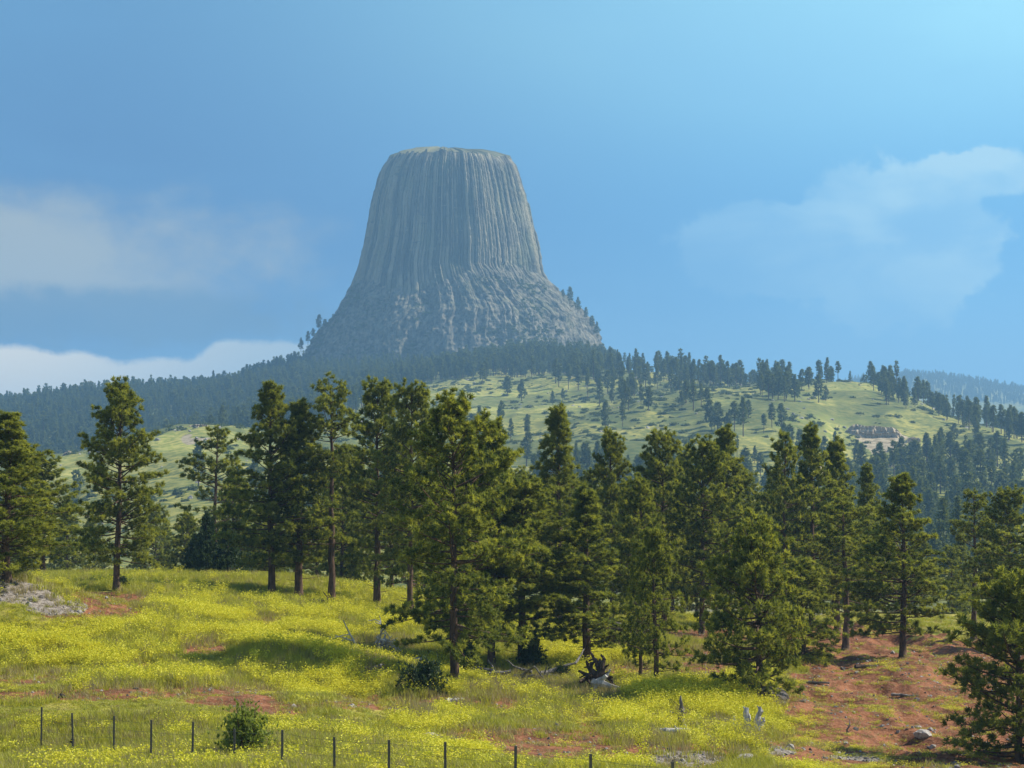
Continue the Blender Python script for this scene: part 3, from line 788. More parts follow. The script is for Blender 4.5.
# second row and valley pines, filling the dark band behind
rs = np.random.default_rng(5)
back = [  # px, tip py, distance, variant
 (70,500,210,'G'),(90,520,260,'A'),(150,505,230,'A2'),(168,520,270,'G2'),(182,512,190,'A'),(232,470,185,'A2'),(245,505,230,'G'),(262,500,175,'A'),(318,470,180,'A2'),(345,450,170,'A'),(362,460,190,'G2'),
 (392,440,165,'A'),(430,455,170,'A2'),(455,470,180,'C'),(505,450,160,'A2'),(528,470,175,'A'),(545,475,160,'G'),(575,470,185,'A'),(598,470,170,'A2'),(625,480,180,'A'),(648,460,175,'G2'),(684,470,178,'A2'),(690,452,185,'A'),
 (715,490,165,'A2'),(745,470,180,'A'),(762,492,190,'A2'),(772,470,200,'G'),(800,480,185,'A2'),(825,490,190,'A'),(855,505,200,'C'),(880,520,190,'A2'),(925,540,185,'A'),(945,545,210,'A2'),(960,530,230,'G2'),(992,530,220,'A'),(1005,545,200,'C2'),(1030,540,210,'A'),
 (20,500,220,'A'),(-20,470,200,'A2'),(55,530,300,'A2'),(108,545,300,'G2'),(205,535,320,'A'),(275,520,260,'A2'),(300,510,240,'G'),(480,500,230,'A'),(640,520,230,'A2'),(790,540,240,'A'),(350,520,260,'A2'),(420,520,250,'A'),(555,520,240,'A'),(700,530,250,'G'),(740,535,245,'A2'),(845,560,250,'A'),(905,570,260,'A2'),(135,552,340,'A'),(33,548,340,'G2'),(225,548,300,'A2'),(970,575,255,'A'),(1020,575,260,'G'),
]
for px, ptop, D, var in back:
    x = unproject(px, 600, D)[0] + rs.normal(0, 0.5); z = gz(x, D)
    H = min(unproject(px, ptop, D)[2] - z, 22.0)
    place_pine(var, x, D, H, H * (0.42 if var[0] in 'AC' else 0.34) * rs.uniform(0.9, 1.15), 'dark pine in the second row, partly hidden behind the nearer meadow and slope pines', 'second row pines behind the front trees', z=z - 0.1)

# ------------------------------------------------------------------ junipers and bushes
def shrub(seed, w, h, mat, form='round', n=420, leaf=0.1):
    rs = np.random.default_rng(seed)
    wood, P, A, S = Geo(), [], [], []
    for k in range(int(9 + 3 * w)):
        a = rs.uniform(0, 6.28); rr = abs(rs.normal(0, 0.32)) * w * 0.5
        hh = h * rs.uniform(0.6, 1.02) * (1 - 0.35 * (2 * rr / w) ** 2)
        tip = np.array([math.cos(a) * rr * 1.3, math.sin(a) * rr * 1.3, hh])
        if form == 'cone': tip[:2] *= 0.75
        base = np.array([math.cos(a), math.sin(a), 0]) * 0.08 * w; base[2] = -0.1
        pts = np.array([base * (1 - q) + tip * q + rs.normal(0, 0.02 * w, 3) * q * (1 - q) * 4 for q in np.linspace(0, 1, 5)])
        wood.tube(pts, np.linspace(0.018 + 0.012 * h, 0.006, 5), 5, cap=False)
        for j in range(n // 10):
            q = rs.uniform(0.12, 1.0)
            c = base * (1 - q) + tip * q
            sp = (0.24 * w * (1.08 - q) if form == 'cone' else 0.16 * w * (1.15 - 0.6 * q))
            P.append(c + rs.normal(0, 1, 3) * sp * np.array([1, 1, 0.7])); A.append(np.array([c[0] * 0.6, c[1] * 0.6, 0.8 * h]) + rs.normal(0, 0.3, 3)); S.append(leaf * rs.uniform(0.8, 1.3))
    P = np.array(P); P[:, 2] = np.clip(P[:, 2], 0.03, None)
    V, T = needles(P, np.array(A), np.array(S), rs, 8, 0.075 if leaf < 0.2 else 0.06, (10, 80))
    return wood.mesh('shrub_stems', [BARK], True), mesh_np('shrub_foliage', V, T, [mat])
def place_shrub(name, x, y, sh, label, cat, s=1.0, group=None):
    e = tag(empty(name, (x, y, gz(x, y)), rng.uniform(0, 6.28)), label, cat, group)
    e.scale = (s, s, s)
    obj('stem', sh[0], e); obj('foliage', sh[1], e)
x, y, z = ground_at(246, 757)
place_shrub('round_shrub', x, y, shrub(1, 1.6, 1.15, BUSH, n=760, leaf=0.085), 'round green shrub behind the wire fence in the tall grass', 'shrub', 1.1)
jun = [shrub(4, 1.9, 3.3, JUNIPER, 'cone', 700, 0.17), shrub(5, 2.2, 2.6, JUNIPER, 'cone', 700, 0.17), shrub(6, 1.8, 1.2, JUNIPER, 'round', 500, 0.13)]
for px, D, k, s, lab in ((207, 150, 0, 1.3, 'dark blunt juniper, tallest of the clump below the sparse airy pine'), (196, 152, 1, 1.1, 'lower dark juniper on the outer side of the clump, away from the broad meadow pine'), (226, 151, 1, 1.35, 'wide dark juniper of the clump, nearest the broad many-limbed meadow pine')):
    x = unproject(px, 580, D)[0]
    place_shrub('juniper', x, D, jun[k], lab, 'juniper', s, 'junipers at the far meadow edge')
for px, py, k, s, lab in ((425, 694, 2, 1.15, 'low dark juniper spreading at the foot of the biggest central pine'), (532, 672, 1, 0.75, 'small upright dark juniper between the red trunk and the dark central pine'), (470, 676, 1, 0.6, 'tiny dark juniper between the two biggest central trunks'), (122, 586, 2, 0.5, 'little green bush at the foot of the lone upright meadow pine'), (560, 678, 2, 0.55, 'low green bush in front of the heap of dead grey branches')):
    x, y, z = ground_at(px, py)
    place_shrub('juniper', x, y, jun[k], lab, 'juniper' if 'juniper' in lab else 'bush', s, 'low evergreens under the central pines' if 'juniper' in lab else None)
# ------------------------------------------------------------------ distant trees
def far_pine(seed, H=14.0, R0=2.6, cb=0.25, shape='oval', clumps=170):
    rs = np.random.default_rng(seed)
    g = Geo()
    g.tube(np.array([[0, 0, -1.5], [0, 0, H * 0.5], [rs.normal(0, .2), rs.normal(0, .2), H * 0.97]]), [0.24, 0.17, 0.03], 5, cap=False)
    s = rs.random(clumps) ** 0.9
    if shape == 'oval': pr = (s * 1.15 + 0.18) ** 0.4 * (1 - s) ** 0.55 * 1.2
    elif shape == 'cone': pr = np.minimum(1, 0.6 + 2.4 * s) * (1 - s) ** 0.8 * 1.1
    else: pr = (s + 0.1) ** 0.5 * (1.02 - s) ** 0.45 * 1.25
    a = rs.uniform(0, 6.28, clumps); lob = 1 + 0.42 * np.cos(a - rs.uniform(0, 6)) * np.sin(s * 9 + seed)
    rr = R0 * pr * lob * rs.uniform(0.15, 1.08, clumps) ** 0.6
    P = np.column_stack([rr * np.cos(a), rr * np.sin(a), H * (cb + (1 - cb) * s) + 0.12 * rr])
    A = np.column_stack([np.cos(a), np.sin(a), np.full(clumps, 0.35 + 0.5 * s)])
    V, T = needles(P, A, np.full(clumps, 0.95), rs, 7, 0.10, (10, 85))
    crown = mesh_np('distant_pine_crown', V, T, [FARNEEDLE], attrs={'tone': np.repeat(np.clip(rs.normal(0.35 + 0.3 * s, 0.22), 0, 1), 21)})  # tone rises with height: sunlit treetops put into the needle colour
    return g.mesh('distant_pine_trunk', [BARK], True), crown
FP_ = [far_pine(101, 14, 2.5, .22, 'oval'), far_pine(102, 15, 2.2, .3, 'oval', 140), far_pine(103, 13, 2.7, .15, 'cone'), far_pine(104, 15, 2.1, .4, 'tuft', 120), far_pine(105, 12, 2.8, .2, 'oval'), far_pine(106, 16, 2.3, .28, 'cone', 150), far_pine(107, 11, 3.2, .18, 'tuft', 170), far_pine(108, 17, 2.0, .5, 'tuft', 90)]

def scatter(name, P, rot, scale, idx, sources, label=None):
    """one object whose points each carry a copy of one of the source meshes"""
    n = len(P)
    o = float(P[:, 0].mean()), float(P[:, 1].mean()), float(P[:, 2].mean())
    me = bpy.data.meshes.new(name)
    me.vertices.add(n); me.vertices.foreach_set('co', (np.asarray(P) - np.array(o)).astype(np.float32).ravel())
    for k, typ, val in (('rot', 'FLOAT_VECTOR', np.asarray(rot)), ('scl', 'FLOAT_VECTOR', np.asarray(scale)), ('pick', 'INT', np.asarray(idx))):
        at = me.attributes.new(k, typ, 'POINT')
        at.data.foreach_set('vector' if typ == 'FLOAT_VECTOR' else 'value', val.astype(np.float32 if typ == 'FLOAT_VECTOR' else np.int32).ravel())
    c = bpy.data.collections.new(name + '_sources')
    for i, s in enumerate(sources):
        c.objects.link(bpy.data.objects.new('%s_source_%02d' % (name, i), s))
    ng = bpy.data.node_groups.new(name + '_scatter', 'GeometryNodeTree')
    ng.interface.new_socket('Geometry', in_out='INPUT', socket_type='NodeSocketGeometry')
    ng.interface.new_socket('Geometry', in_out='OUTPUT', socket_type='NodeSocketGeometry')
    N, L = ng.nodes, ng.links
    gi, go = N.new('NodeGroupInput'), N.new('NodeGroupOutput')
    ci = N.new('GeometryNodeCollectionInfo'); ci.inputs['Collection'].default_value = c
    ci.inputs['Separate Children'].default_value = True; ci.inputs['Reset Children'].default_value = True
    iop = N.new('GeometryNodeInstanceOnPoints'); iop.inputs['Pick Instance'].default_value = True
    def named(k, t):
        nd = N.new('GeometryNodeInputNamedAttribute'); nd.data_type = t; nd.inputs['Name'].default_value = k
        return nd.outputs[0]
    e2r = N.new('FunctionNodeEulerToRotation')
    L.new(named('rot', 'FLOAT_VECTOR'), e2r.inputs[0])
    L.new(gi.outputs[0], iop.inputs['Points']); L.new(ci.outputs[0], iop.inputs['Instance'])
    L.new(named('pick', 'INT'), iop.inputs['Instance Index']); L.new(e2r.outputs[0], iop.inputs['Rotation']); L.new(named('scl', 'FLOAT_VECTOR'), iop.inputs['Scale'])
    L.new(iop.outputs[0], go.inputs[0])
    ob = obj(name, me, loc=o)
    md = ob.modifiers.new('scatter', 'NODES'); md.node_group = ng
    tag(ob, label, None, None, 'stuff')
    return ob

# candidate feet all over the hills, kept by how wooded each place is
rs = np.random.default_rng(77)
N_ = 92000
Dn = np.sqrt(rs.uniform(430 ** 2, 2500 ** 2, N_))
px0 = rs.uniform(-480, 1500, N_)
Xn = (px0 - 512) / F * Dn
Zn = ground_z(Xn, Dn)
pxn, pyn = project(np.stack([Xn, Dn, Zn], -1))
hnz = fbm(Xn / 70, Dn / 100, 40.0, 4); hn2_ = fbm(Xn / 25, Dn / 30, 60.0, 3)
den = np.full(N_, 0.006)
def wood_(c, k):
    global den
    den = np.maximum(den, k * c)
wood_((Dn > 1280) & (pxn < 350 + 60 * hnz) & ((Dn > 1380) | (hnz > 0.0)), 0.44)                 # wooded ridge on the left
wood_(smooth(Dn, 1590, 1680) * (pxn >= 300) * (pxn < 620), 0.5)                             # apron of the tower
wood_((pxn > 555) & (Dn > 1290) & (Dn < 1720) & (pyn < 391 + 8 * hnz) & (pxn < 770) & (hnz > -0.1) & (Dn > 1400), 0.22)
wood_((pxn > 760) & (Dn > 1180) & (pyn < 404) & (hnz > 0.16), 0.22)
wood_((pxn > 850) & (pyn < 396 + (pxn - 850) * 0.30) & (hnz > 0.0), 0.22)
for cx, cy, rx, ry, k in ((735, 428, 36, 12, .2), (690, 410, 20, 8, .15), (500, 432, 40, 14, .12), (620, 428, 40, 10, .1), (760, 460, 70, 12, .12), (960, 484, 110, 24, .4), (1010, 505, 90, 36, .4), (880, 400, 30, 12, .35), (870, 505, 60, 26, .2), (545, 402, 30, 6, .1), (600, 398, 50, 8, .15), (700, 475, 160, 20, .12), (470, 440, 40, 10, .2), (985, 448, 50, 9, .15), (640, 408, 30, 6, .1)):
    wood_(np.clip(1.8 * ell(pxn, pyn, cx, cy, rx, ry) + 0.5 * hn2_, 0, 1), k)
wood_((Dn < 900) & (hnz > 0.15), 0.25)
den[(pxn > 35) & (pxn < 330) & (pyn > 412) & (Dn < 1280) & (hn2_ < 0.5)] *= 0.08
den[(ell(pxn, pyn, 878, 446, 50, 20) > 0)] *= 0.02
den[(ell(pxn, pyn, 835, 398, 50, 9) > 0)] *= 0.35
den[(ell(pxn, pyn, 480, 408, 75, 22) > 0)] *= 0.25
den *= np.clip(1.0 + 0.5 * hn2_, 0.3, 1.4)
# keep trees off the tower
tow = ((Xn - cx_[200]) / (rx_[250] * 0.98)) ** 2 + ((Dn - DT) / (rx_[250] * 0.98)) ** 2 < 1
# trees per square metre follows from the candidates' own density
keep = (rs.random(N_) < den) & ~tow
Xn, Dn, Zn, pxn, pyn = (a[keep] for a in (Xn, Dn, Zn, pxn, pyn))
order = np.argsort(Dn)
Xn, Dn, Zn, pxn, pyn = (a[order] for a in (Xn, Dn, Zn, pxn, pyn))
# hidden behind the nearer woods or the crest?
vis = np.zeros(len(Xn), bool)
hor = np.full(1400, 9999.0)
gD = np.arange(300, 2500, 12.0)
hg = np.full((len(gD), 140), 0.0)
pcol = np.arange(-140, 1260, 10.0)
for j, pc in enumerate(pcol):
    xx = (pc - 512) / F * gD
    _, yy = project(np.stack([xx, gD, ground_z(xx, gD)], -1))
    hg[:, j] = np.minimum.accumulate(yy)
for i in range(len(Xn)):
    j = int(np.clip((pxn[i] + 140) / 10, 0, 139)); k = max(0, int((Dn[i] - 300) / 12) - 1)
    top = pyn[i] - 14 / Dn[i] * F
    vis[i] = top < hg[k, j] - 4 and -5 < pxn[i] < 1029
# which of them the front pines leave in the open
open_ = vis & (((pxn > 440) & (pyn < 425)) | ((pxn > 850) & (pyn < 470)) | ((pxn < 320) & (pyn < 425)) | ((pxn > 730) & (pyn < 440)))
idx_open = np.nonzero(open_)[0]
left_sky = idx_open[(pxn[idx_open] < 335) & (Dn[idx_open] > 2080)]
right_ones = idx_open[pxn[idx_open] > 560]
mid_ones = idx_open[(pxn[idx_open] <= 560) & (pxn[idx_open] > 430) & (Dn[idx_open] < 1750)]
sel = list(right_ones[:140]) + list(mid_ones[:30]) + list(left_sky[::max(1, len(left_sky) // 26)][:26])
selset = set(sel)
def place_far(x, y, z, k, s, lab, grp):
    e = tag(empty('pine_tree', (x, y, z), rng.uniform(0, 6.28)), lab, 'pine tree', grp)
    e.scale = (s * 1.22, s * 1.22, s)
    obj('trunk', FP_[k][0], e); obj('crown', FP_[k][1], e)
for i in sel:
    p = pxn[i]
    if p < 335: lab, grp = 'small far pine on the dark wooded ridge that falls away left of the tower', 'ridge pines left of the tower'
    elif p < 560: lab, grp = 'small pine at the upper edge of the sunlit grass slope below the tower', 'pines over the central grass slope'
    elif p < 760: lab, grp = 'far pine in the wood on the hill crest just right of the tower', 'pines on the crest right of the tower'
    else: lab, grp = 'far pine dotted about the green hill with the pale rock outcrop', 'pines on the hill with the outcrop'
    place_far(Xn[i], Dn[i], Zn[i] - 0.2, int(rng.integers(0, 6)), rng.uniform(0.6, 1.12), lab, grp)
extra = [(319,331,2195,0,1.2,'lone pine clinging to the left foot of the tower against the sky'),(294,None,2170,5,1.35,'taller dark pine on the skyline at the left foot of the tower'),(288,None,2165,4,1.1,'shorter skyline pine next to the taller one at the left foot of the tower'),
 (570,304,2185,0,1.25,'pine on the right flank of the tower rubble against the sky, nearer the columns'),(578,311,2180,2,1.1,'pine on the right flank of the tower rubble against the sky, farther from the columns'),
 (819,None,1402,3,1.0,'lone slim pine on the bare hilltop, left of two close ones'),(831,None,1398,4,.85,'round pine on the bare hilltop in the middle of three'),(838,None,1396,3,.85,'last of three lone pines on the bare hilltop before the grove'),(333,318,2195,4,.4,'tiny bush-like pine high on the left slope of tower rubble')]
for px, py, D, k, s, lab in extra:
    p = unproject(px, py or 380, D)
    if py is None: p[2] = gz(p[0], D) + 0.3
    place_far(p[0], D, p[2] - 0.6, k, s, lab, None)
for px, py, D, k, s in ((308, 343, 2192, 0, .9), (313, 337, 2194, 4, .8), (301, 350, 2188, 2, 1.0), (325, 326, 2195, 6, .7)):
    p = unproject(px, py, D); place_far(p[0], D, p[2] - 1.0, k, s, 'little pine rooted on the left shoulder of the tower rubble', 'pines on the left shoulder of the tower')
for px, py, D, k, s in ((563, 297, 2186, 4, .7), (586, 319, 2180, 0, .9), (592, 327, 2180, 4, 1.0), (597, 334, 2180, 2, 1.0)):
    p = unproject(px, py, D); place_far(p[0], D, p[2] - 1.0, k, s, 'little pine rooted along the lower right edge of the tower rubble', 'pines on the right shoulder of the tower')
rest = np.array([i for i in range(len(Xn)) if i not in selset])
print('hill trees', len(Xn), 'individual', len(sel), 'open', len(idx_open), 'left', len(left_sky), 'right', len(right_ones), 'mid', len(mid_ones))

def far_join(k):
    """trunk and crown of a far pine in one mesh for the massed wood"""
    tr, cr = FP_[k]
    def arr(me):
        v = np.empty(len(me.vertices) * 3, np.float32); me.vertices.foreach_get('co', v)
        return v.reshape(-1, 3)
    q = np.array([p.vertices[:] for p in tr.polygons]); t3 = np.array([p.vertices[:] for p in cr.polygons])
    v1, v2 = arr(tr), arr(cr)
    tn = np.empty(len(v2), np.float32); cr.attributes['tone'].data.foreach_get('value', tn)
    return mesh_np('wood_pine', np.vstack([v1, v2]), [q, t3 + len(v1)], [BARK, FARNEEDLE], [0] * len(q) + [1] * len(t3), attrs={'tone': np.concatenate([np.zeros(len(v1)), tn])})
FJ = [far_join(k) for k in range(8)]
def rz_(n, tilt=0.0):
    return np.column_stack([rs.normal(0, tilt, n), rs.normal(0, tilt, n), rs.uniform(0, 6.28, n)])
def uni(s): return np.repeat(np.asarray(s)[:, None], 3, 1)
n = len(rest)
scatter('far_forest', np.column_stack([Xn[rest], Dn[rest], Zn[rest] - 0.3]), rz_(n, 0.02), uni(rs.uniform(0.5, 1.2, n)) * np.column_stack([rs.uniform(.8, 1.35, n)] * 2 + [np.ones(n)]), rs.integers(0, 8, n), FJ)
# the far blue ridge is wooded all along
n = 4200
D2 = rs.uniform(4500, 5150, n); p2 = rs.uniform(690, 1450, n); X2 = (p2 - 512) / F * D2; Z2 = ground_z(X2, D2)
scatter('ridge_forest', np.column_stack([X2, D2, Z2 - 0.5]), rz_(n), uni(rs.uniform(0.8, 1.5, n)), rs.integers(0, 6, n), FJ)

# hill scrub and boulders
def blobshrub(seed):
    r_ = np.random.default_rng(seed)
    P = unit(r_.normal(0, 1, (34, 3))) * r_.uniform(0.4, 1.0, (34, 1)) * np.array([1.3, 1.3, 0.7]); P[:, 2] = np.abs(P[:, 2])
    V, T = needles(P, P + 0.01, np.full(34, 0.55), r_, 6, 0.09, (10, 85))
    return mesh_np('hill_bush', V, T, [FARNEEDLE], attrs={'tone': np.repeat(r_.uniform(0, 0.8, 34), 18)})
n0 = 22000
D3 = np.sqrt(rs.uniform(600 ** 2, 1650 ** 2, n0)); p3 = rs.uniform(-350, 1380, n0); X3 = (p3 - 512) / F * D3; Z3 = ground_z(X3, D3)
k3 = rs.random(n0) < np.clip(0.25 + 0.9 * fbm(X3 / 40, D3 / 50, 90.0, 3), 0.02, 0.8)
X3, D3, Z3 = X3[k3], D3[k3], Z3[k3]; n = len(X3)
scatter('hill_scrub', np.column_stack([X3, D3, Z3 - 0.1]), rz_(n), uni(rs.uniform(0.5, 1.7, n) ** 1.4), rs.integers(0, 3, n), [blobshrub(i) for i in (1, 2, 3)])
# scrub on the rubble of the tower
ap = V.reshape(len(ys), len(th), 3)
ii = rs.integers(186, 310, 5200); jj = rs.integers(0, len(th), 5200)
Pa = ap[ii, jj]; ka = (Pa[:, 1] < DT + 30) & (fbm(Pa[:, 0] / 22, Pa[:, 2] / 22, 3.0, 3) > 0.12) & (ys[ii] > low[jj] + 4)
Pa = Pa[ka]; n = len(Pa)
scatter('rubble_scrub', Pa - np.array([0, 0, 0.3]), rz_(n), uni(rs.uniform(0.7, 2.3, n)), rs.integers(0, 3, n), [blobshrub(i) for i in (4, 5, 6)])

def rock_mesh(name, seed, size, mat, sub=3, rough=0.35, flat=0.7):
    import bmesh
    bm_ = bmesh.new(); bmesh.ops.create_icosphere(bm_, subdivisions=sub, radius=1.0)
    v = np.array([q.co[:] for q in bm_.verts]); f = np.array([[w_.index for w_ in p.verts] for p in bm_.faces]); bm_.free()
    r_ = np.random.default_rng(seed); o = r_.uniform(0, 50, 3)
    d = 1 + rough * fbm(v[:, 0] * 1.3 + o[0], v[:, 1] * 1.3 + o[1], v[:, 2] * 1.3 + o[2], 4)
    for q in range(7):                                                  # broken flat faces
        nrm = unit(r_.normal(0, 1, 3)); h = r_.uniform(0.55, 0.9)
        pr = (v * d[:, None]) @ nrm; d = np.where(pr > h, d * h / np.maximum(pr, 1e-6), d)
    v = v * d[:, None] * np.asarray(size) * np.array([1, 1, flat])
    return mesh_np(name, v, f, [mat])
# pale cliff on the hill
cliffm, t = new_mat('cliff_rock')
geo = t.n('ShaderNodeNewGeometry').outputs[0]
ly = t.noise(t.n('ShaderNodeMapping', {'Vector': geo, 'Scale': (0.05, 0.05, 0.6)}), 1.0, 4)
vt = t.noise(t.n('ShaderNodeMapping', {'Vector': geo, 'Scale': (0.5, 0.5, 0.06)}), 1.0, 4)
c = t.mix(t.ss(ly, 0.35, 0.65), (0.30, 0.235, 0.15), (0.52, 0.43, 0.29)); c = t.mix(t.m('MULTIPLY', t.ss(vt, 0.5, 0.7), 0.6), c, (0.16, 0.12, 0.09))
t.n('ShaderNodeOutputMaterial', {'Surface': t.n('ShaderNodeBsdfPrincipled', {'Base Color': c, 'Roughness': 0.95})})
def outcrop(px, D, wpx, hpx, seed, label):
    """a broken band of cliff let into the slope"""
    r_ = np.random.default_rng(seed)
    nx, nz = 70, 18
    w_ = wpx / F * D; h_ = hpx / F * D
    x0 = (px - 512) / F * D; z0 = gz(x0, D)
    u = np.linspace(-0.5, 0.5, nx)
    V_ = []
    for k in range(nz):
        q = k / (nz - 1)
        xx = u * w_ ; hh = h_ * (1 - (2 * np.abs(u)) ** 4) * (0.88 + 0.2 * vnoise(u * 6, seed))
        zb = ground_z(x0 + xx, np.full(nx, D)) - z0 - 2.5
        dep = 2.2 * np.abs(fbm(u * 7, q * 0.6, seed, 3)) + 1.2 * (vnoise(u * 2, q * 5.0, seed + 9) > 0.1) + 0.8 * fbm(u * 40, q * 6, seed + 3, 2)
        V_.append(np.column_stack([xx, -3.0 + dep + 3.0 * q, zb + (hh + 2.5) * q]))
    top = V_[-1].copy(); top[:, 1] += 14; top[:, 2] -= 2.0
    V_.append(top)
    back_ = top.copy(); back_[:, 2] -= h_ + 8; V_.append(back_)
    o = tag(obj('rock_outcrop', mesh_np('rock_outcrop', np.concatenate(V_), grid_faces(nz + 2, nx), [cliffm]), loc=(x0, D, z0)), label, 'rock outcrop')
outcrop(876, 1120, 62, 12.0, 3, 'pale tan rock outcrop, a short cliff band across the green hill on the right')
outcrop(914, 1105, 16, 6, 5, 'small pale rock step just right of the short cliff band')
outcrop(885, 1010, 18, 4.5, 8, 'low broken pale ledge on the slope below the short cliff band')
outcrop(198, 1000, 24, 3.2, 9, 'low pale rocks at the crest of the grassy knoll behind the left trees')
outcrop(66, 1010, 14, 4.5, 11, 'small white rock poking out of the grass knoll near the left edge')
n0 = 2600
D4 = np.sqrt(rs.uniform(700 ** 2, 1620 ** 2, n0)); p4 = rs.uniform(20, 1030, n0); X4 = (p4 - 512) / F * D4; Z4 = ground_z(X4, D4)
k4 = fbm(X4 / 30, D4 / 30, 33.0, 3) > 0.15
X4, D4, Z4 = X4[k4], D4[k4], Z4[k4]; n = len(X4)
scatter('hill_boulders', np.column_stack([X4, D4, Z4]), rz_(n, 0.3), uni(rs.uniform(0.3, 1.2, n) ** 1.5), rs.integers(0, 2, n), [rock_mesh('boulder', i, (1, 1, 1), ROCKM, 2) for i in (51, 52)])
# ------------------------------------------------------------------ grass and flowers of the meadow
def blades(seed, n, spread, h, wd, bend, mat):
    r_ = np.random.default_rng(seed)
    a = r_.uniform(0, 6.28, n); rr = spread * np.sqrt(r_.random(n))
    b = np.column_stack([rr * np.cos(a), rr * np.sin(a), np.full(n, -0.03)])
    hh = h * r_.uniform(0.55, 1.15, n)
    d = np.column_stack([r_.normal(0, bend, n), r_.normal(0, bend, n), np.ones(n)])
    tip = b + d * hh[:, None]
    s = np.column_stack([np.cos(a + 1.3), np.sin(a + 1.3), 0 * a]) * wd / 2
    mid_ = b + d * hh[:, None] * 0.5 - np.column_stack([d[:, 0], d[:, 1], 0 * a]) * hh[:, None] * 0.15
    V = np.stack([b - s, b + s, mid_ - s * 0.8, mid_ + s * 0.8, tip], 1).reshape(-1, 3)
    k = np.arange(n)[:, None] * 5
    Q = k + np.array([[0, 1, 3, 2]]); T = k + np.array([[2, 3, 4]])
    return V, Q, T
def grass_clump(seed, mat, n=34, spread=0.28, h=0.34, wd=0.022, bend=0.28):
    V, Q, T = blades(seed, n, spread, h, wd, bend, mat)
    return mesh_np('grass_clump', V, [Q, T], [mat])
def flower_clump(seed, stems=9, h=0.62, spread=0.24):
    """branching stalks with sprays of small yellow blossoms above green leaves"""
    r_ = np.random.default_rng(seed)
    V1, Q1, T1 = blades(seed, stems * 3, spread, h * 0.6, 0.022, 0.3, None)
    P, S = [], []
    for s in range(stems):
        a = r_.uniform(0, 6.28); rr = spread * math.sqrt(r_.random())
        top = np.array([rr * math.cos(a) * 1.5, rr * math.sin(a) * 1.5, h * r_.uniform(0.65, 1.12)])
        for k in range(10):
            q = r_.uniform(0.45, 1.0)
            P.append(top * np.array([q, q, q]) + r_.normal(0, 0.05, 3)); S.append(r_.uniform(0.014, 0.030))
    P = np.array(P); S = np.array(S)[:, None]; m = len(P)
    n1 = unit(r_.normal(0, 1, (m, 3))); n2 = unit(np.cross(n1, r_.normal(0, 1, (m, 3))))
    Vf = np.stack([P - n1 * S, P - n2 * S * 0.7, P + n1 * S, P + n2 * S * 0.7], 1).reshape(-1, 3)
    Qf = np.arange(m * 4).reshape(-1, 4)
    o = len(V1)
    return mesh_np('flower_clump', np.vstack([V1, Vf]), [Q1, Qf + o, T1], [GRASSM, FLOWER], [0] * len(Q1) + [1] * len(Qf) + [0] * len(T1))

rs = np.random.default_rng(99)
n0 = 330000
# even cover over the part of the meadow the valley side shows
Dg = np.where(rs.random(n0) < 0.75, np.sqrt(rs.uniform(36 ** 2, 118 ** 2, n0)), np.sqrt(rs.uniform(118 ** 2, 175 ** 2, n0)))
Xg = rs.uniform(-0.262, 0.262, n0) * (Dg + 4)
Zg = ground_z(Xg, Dg)
dg, gg, fg, tg, rg, pxg, pyg = near_masks(Xg, Dg, Zg)
bare = np.clip(np.maximum(dg, gg * 0.9), 0, 1)
u = rs.random(n0)
nq = fbm(Xg / 1.6, Dg / 2.4, 71.0, 3)
isf = u < smooth(fg + 0.34 * nq, 0.08, 1.0) * (1 - 0.95 * bare) * 0.185
db_, gb_, fb_, _t, _r, pxb, pyb = near_masks(Xg * (Dg + 3.2) / Dg, Dg + 3.2, ground_z(Xg * (Dg + 3.2) / Dg, Dg + 3.2))
short = np.clip(np.maximum(db_, gb_), 0, 1)      # plants just in front of bare earth stay low, or they would hide it
clr = np.zeros(n0)
for cx, cy, rx, ry in CLEAR: clr = np.maximum(clr, np.clip(2.5 * ell(pxg, pyg, cx, cy, rx, ry), 0, 1))
bare = np.maximum(bare, 0.75 * clr)
isg = ~isf & (rs.random(n0) < (1 - 0.97 * bare) * (0.25 + 0.17 * tg) * (1 - 0.35 * rg))
tuft_ = (rs.random(n0) < 0.016 + 0.05 * (fbm(Xg / 2.5, Dg / 4.0, 55.0, 3) > 0.35)) & (dg > 0.5)
isf = isf | (tuft_ & (rs.random(n0) < 0.25) & (rg > 0.3))
isg = (isg | tuft_) & ~isf
isd = ~isf & ~isg & (rs.random(n0) < (0.05 + 0.16 * tg + 0.10 * (bare > 0.1) * (bare < 0.8) * (1 - 0.5 * rg)) * (1 - 0.5 * rg))
def put(name, m, src, smin, smax):
    P = np.column_stack([Xg[m], Dg[m], Zg[m]]); n = len(P)
    sc = rs.uniform(smin, smax, n)
    s3 = np.column_stack([sc * rs.uniform(.9, 1.2, n), sc * rs.uniform(.9, 1.2, n), sc * np.where(tg[m] > .4, 1.25, 1.0) * (1 - 0.35 * rg[m]) * (1 - 0.62 * short[m]) * (1 - 0.35 * smooth(pyg[m], 716, 730) * (1 - smooth(pxg[m], 560, 640))) * (1 - 0.45 * smooth(pyg[m], 684, 694) * (1 - smooth(pyg[m], 712, 724)) * (pxg[m] < 400))])
    scatter(name, P, rz_(n, 0.08), s3, rs.integers(0, len(src), n), src)
    print(name, n)
put('yellow_wildflowers', isf, [flower_clump(i, 15, 0.46, 0.26) for i in range(6)], 0.75, 1.45)
put('meadow_grass', isg, [grass_clump(i, GRASSM) for i in range(20, 26)], 0.55, 1.3)
put('dry_grass', isd, [grass_clump(i, STRAW, 22, 0.2, 0.45, 0.016, 0.2) for i in range(30, 34)], 0.6, 1.2)
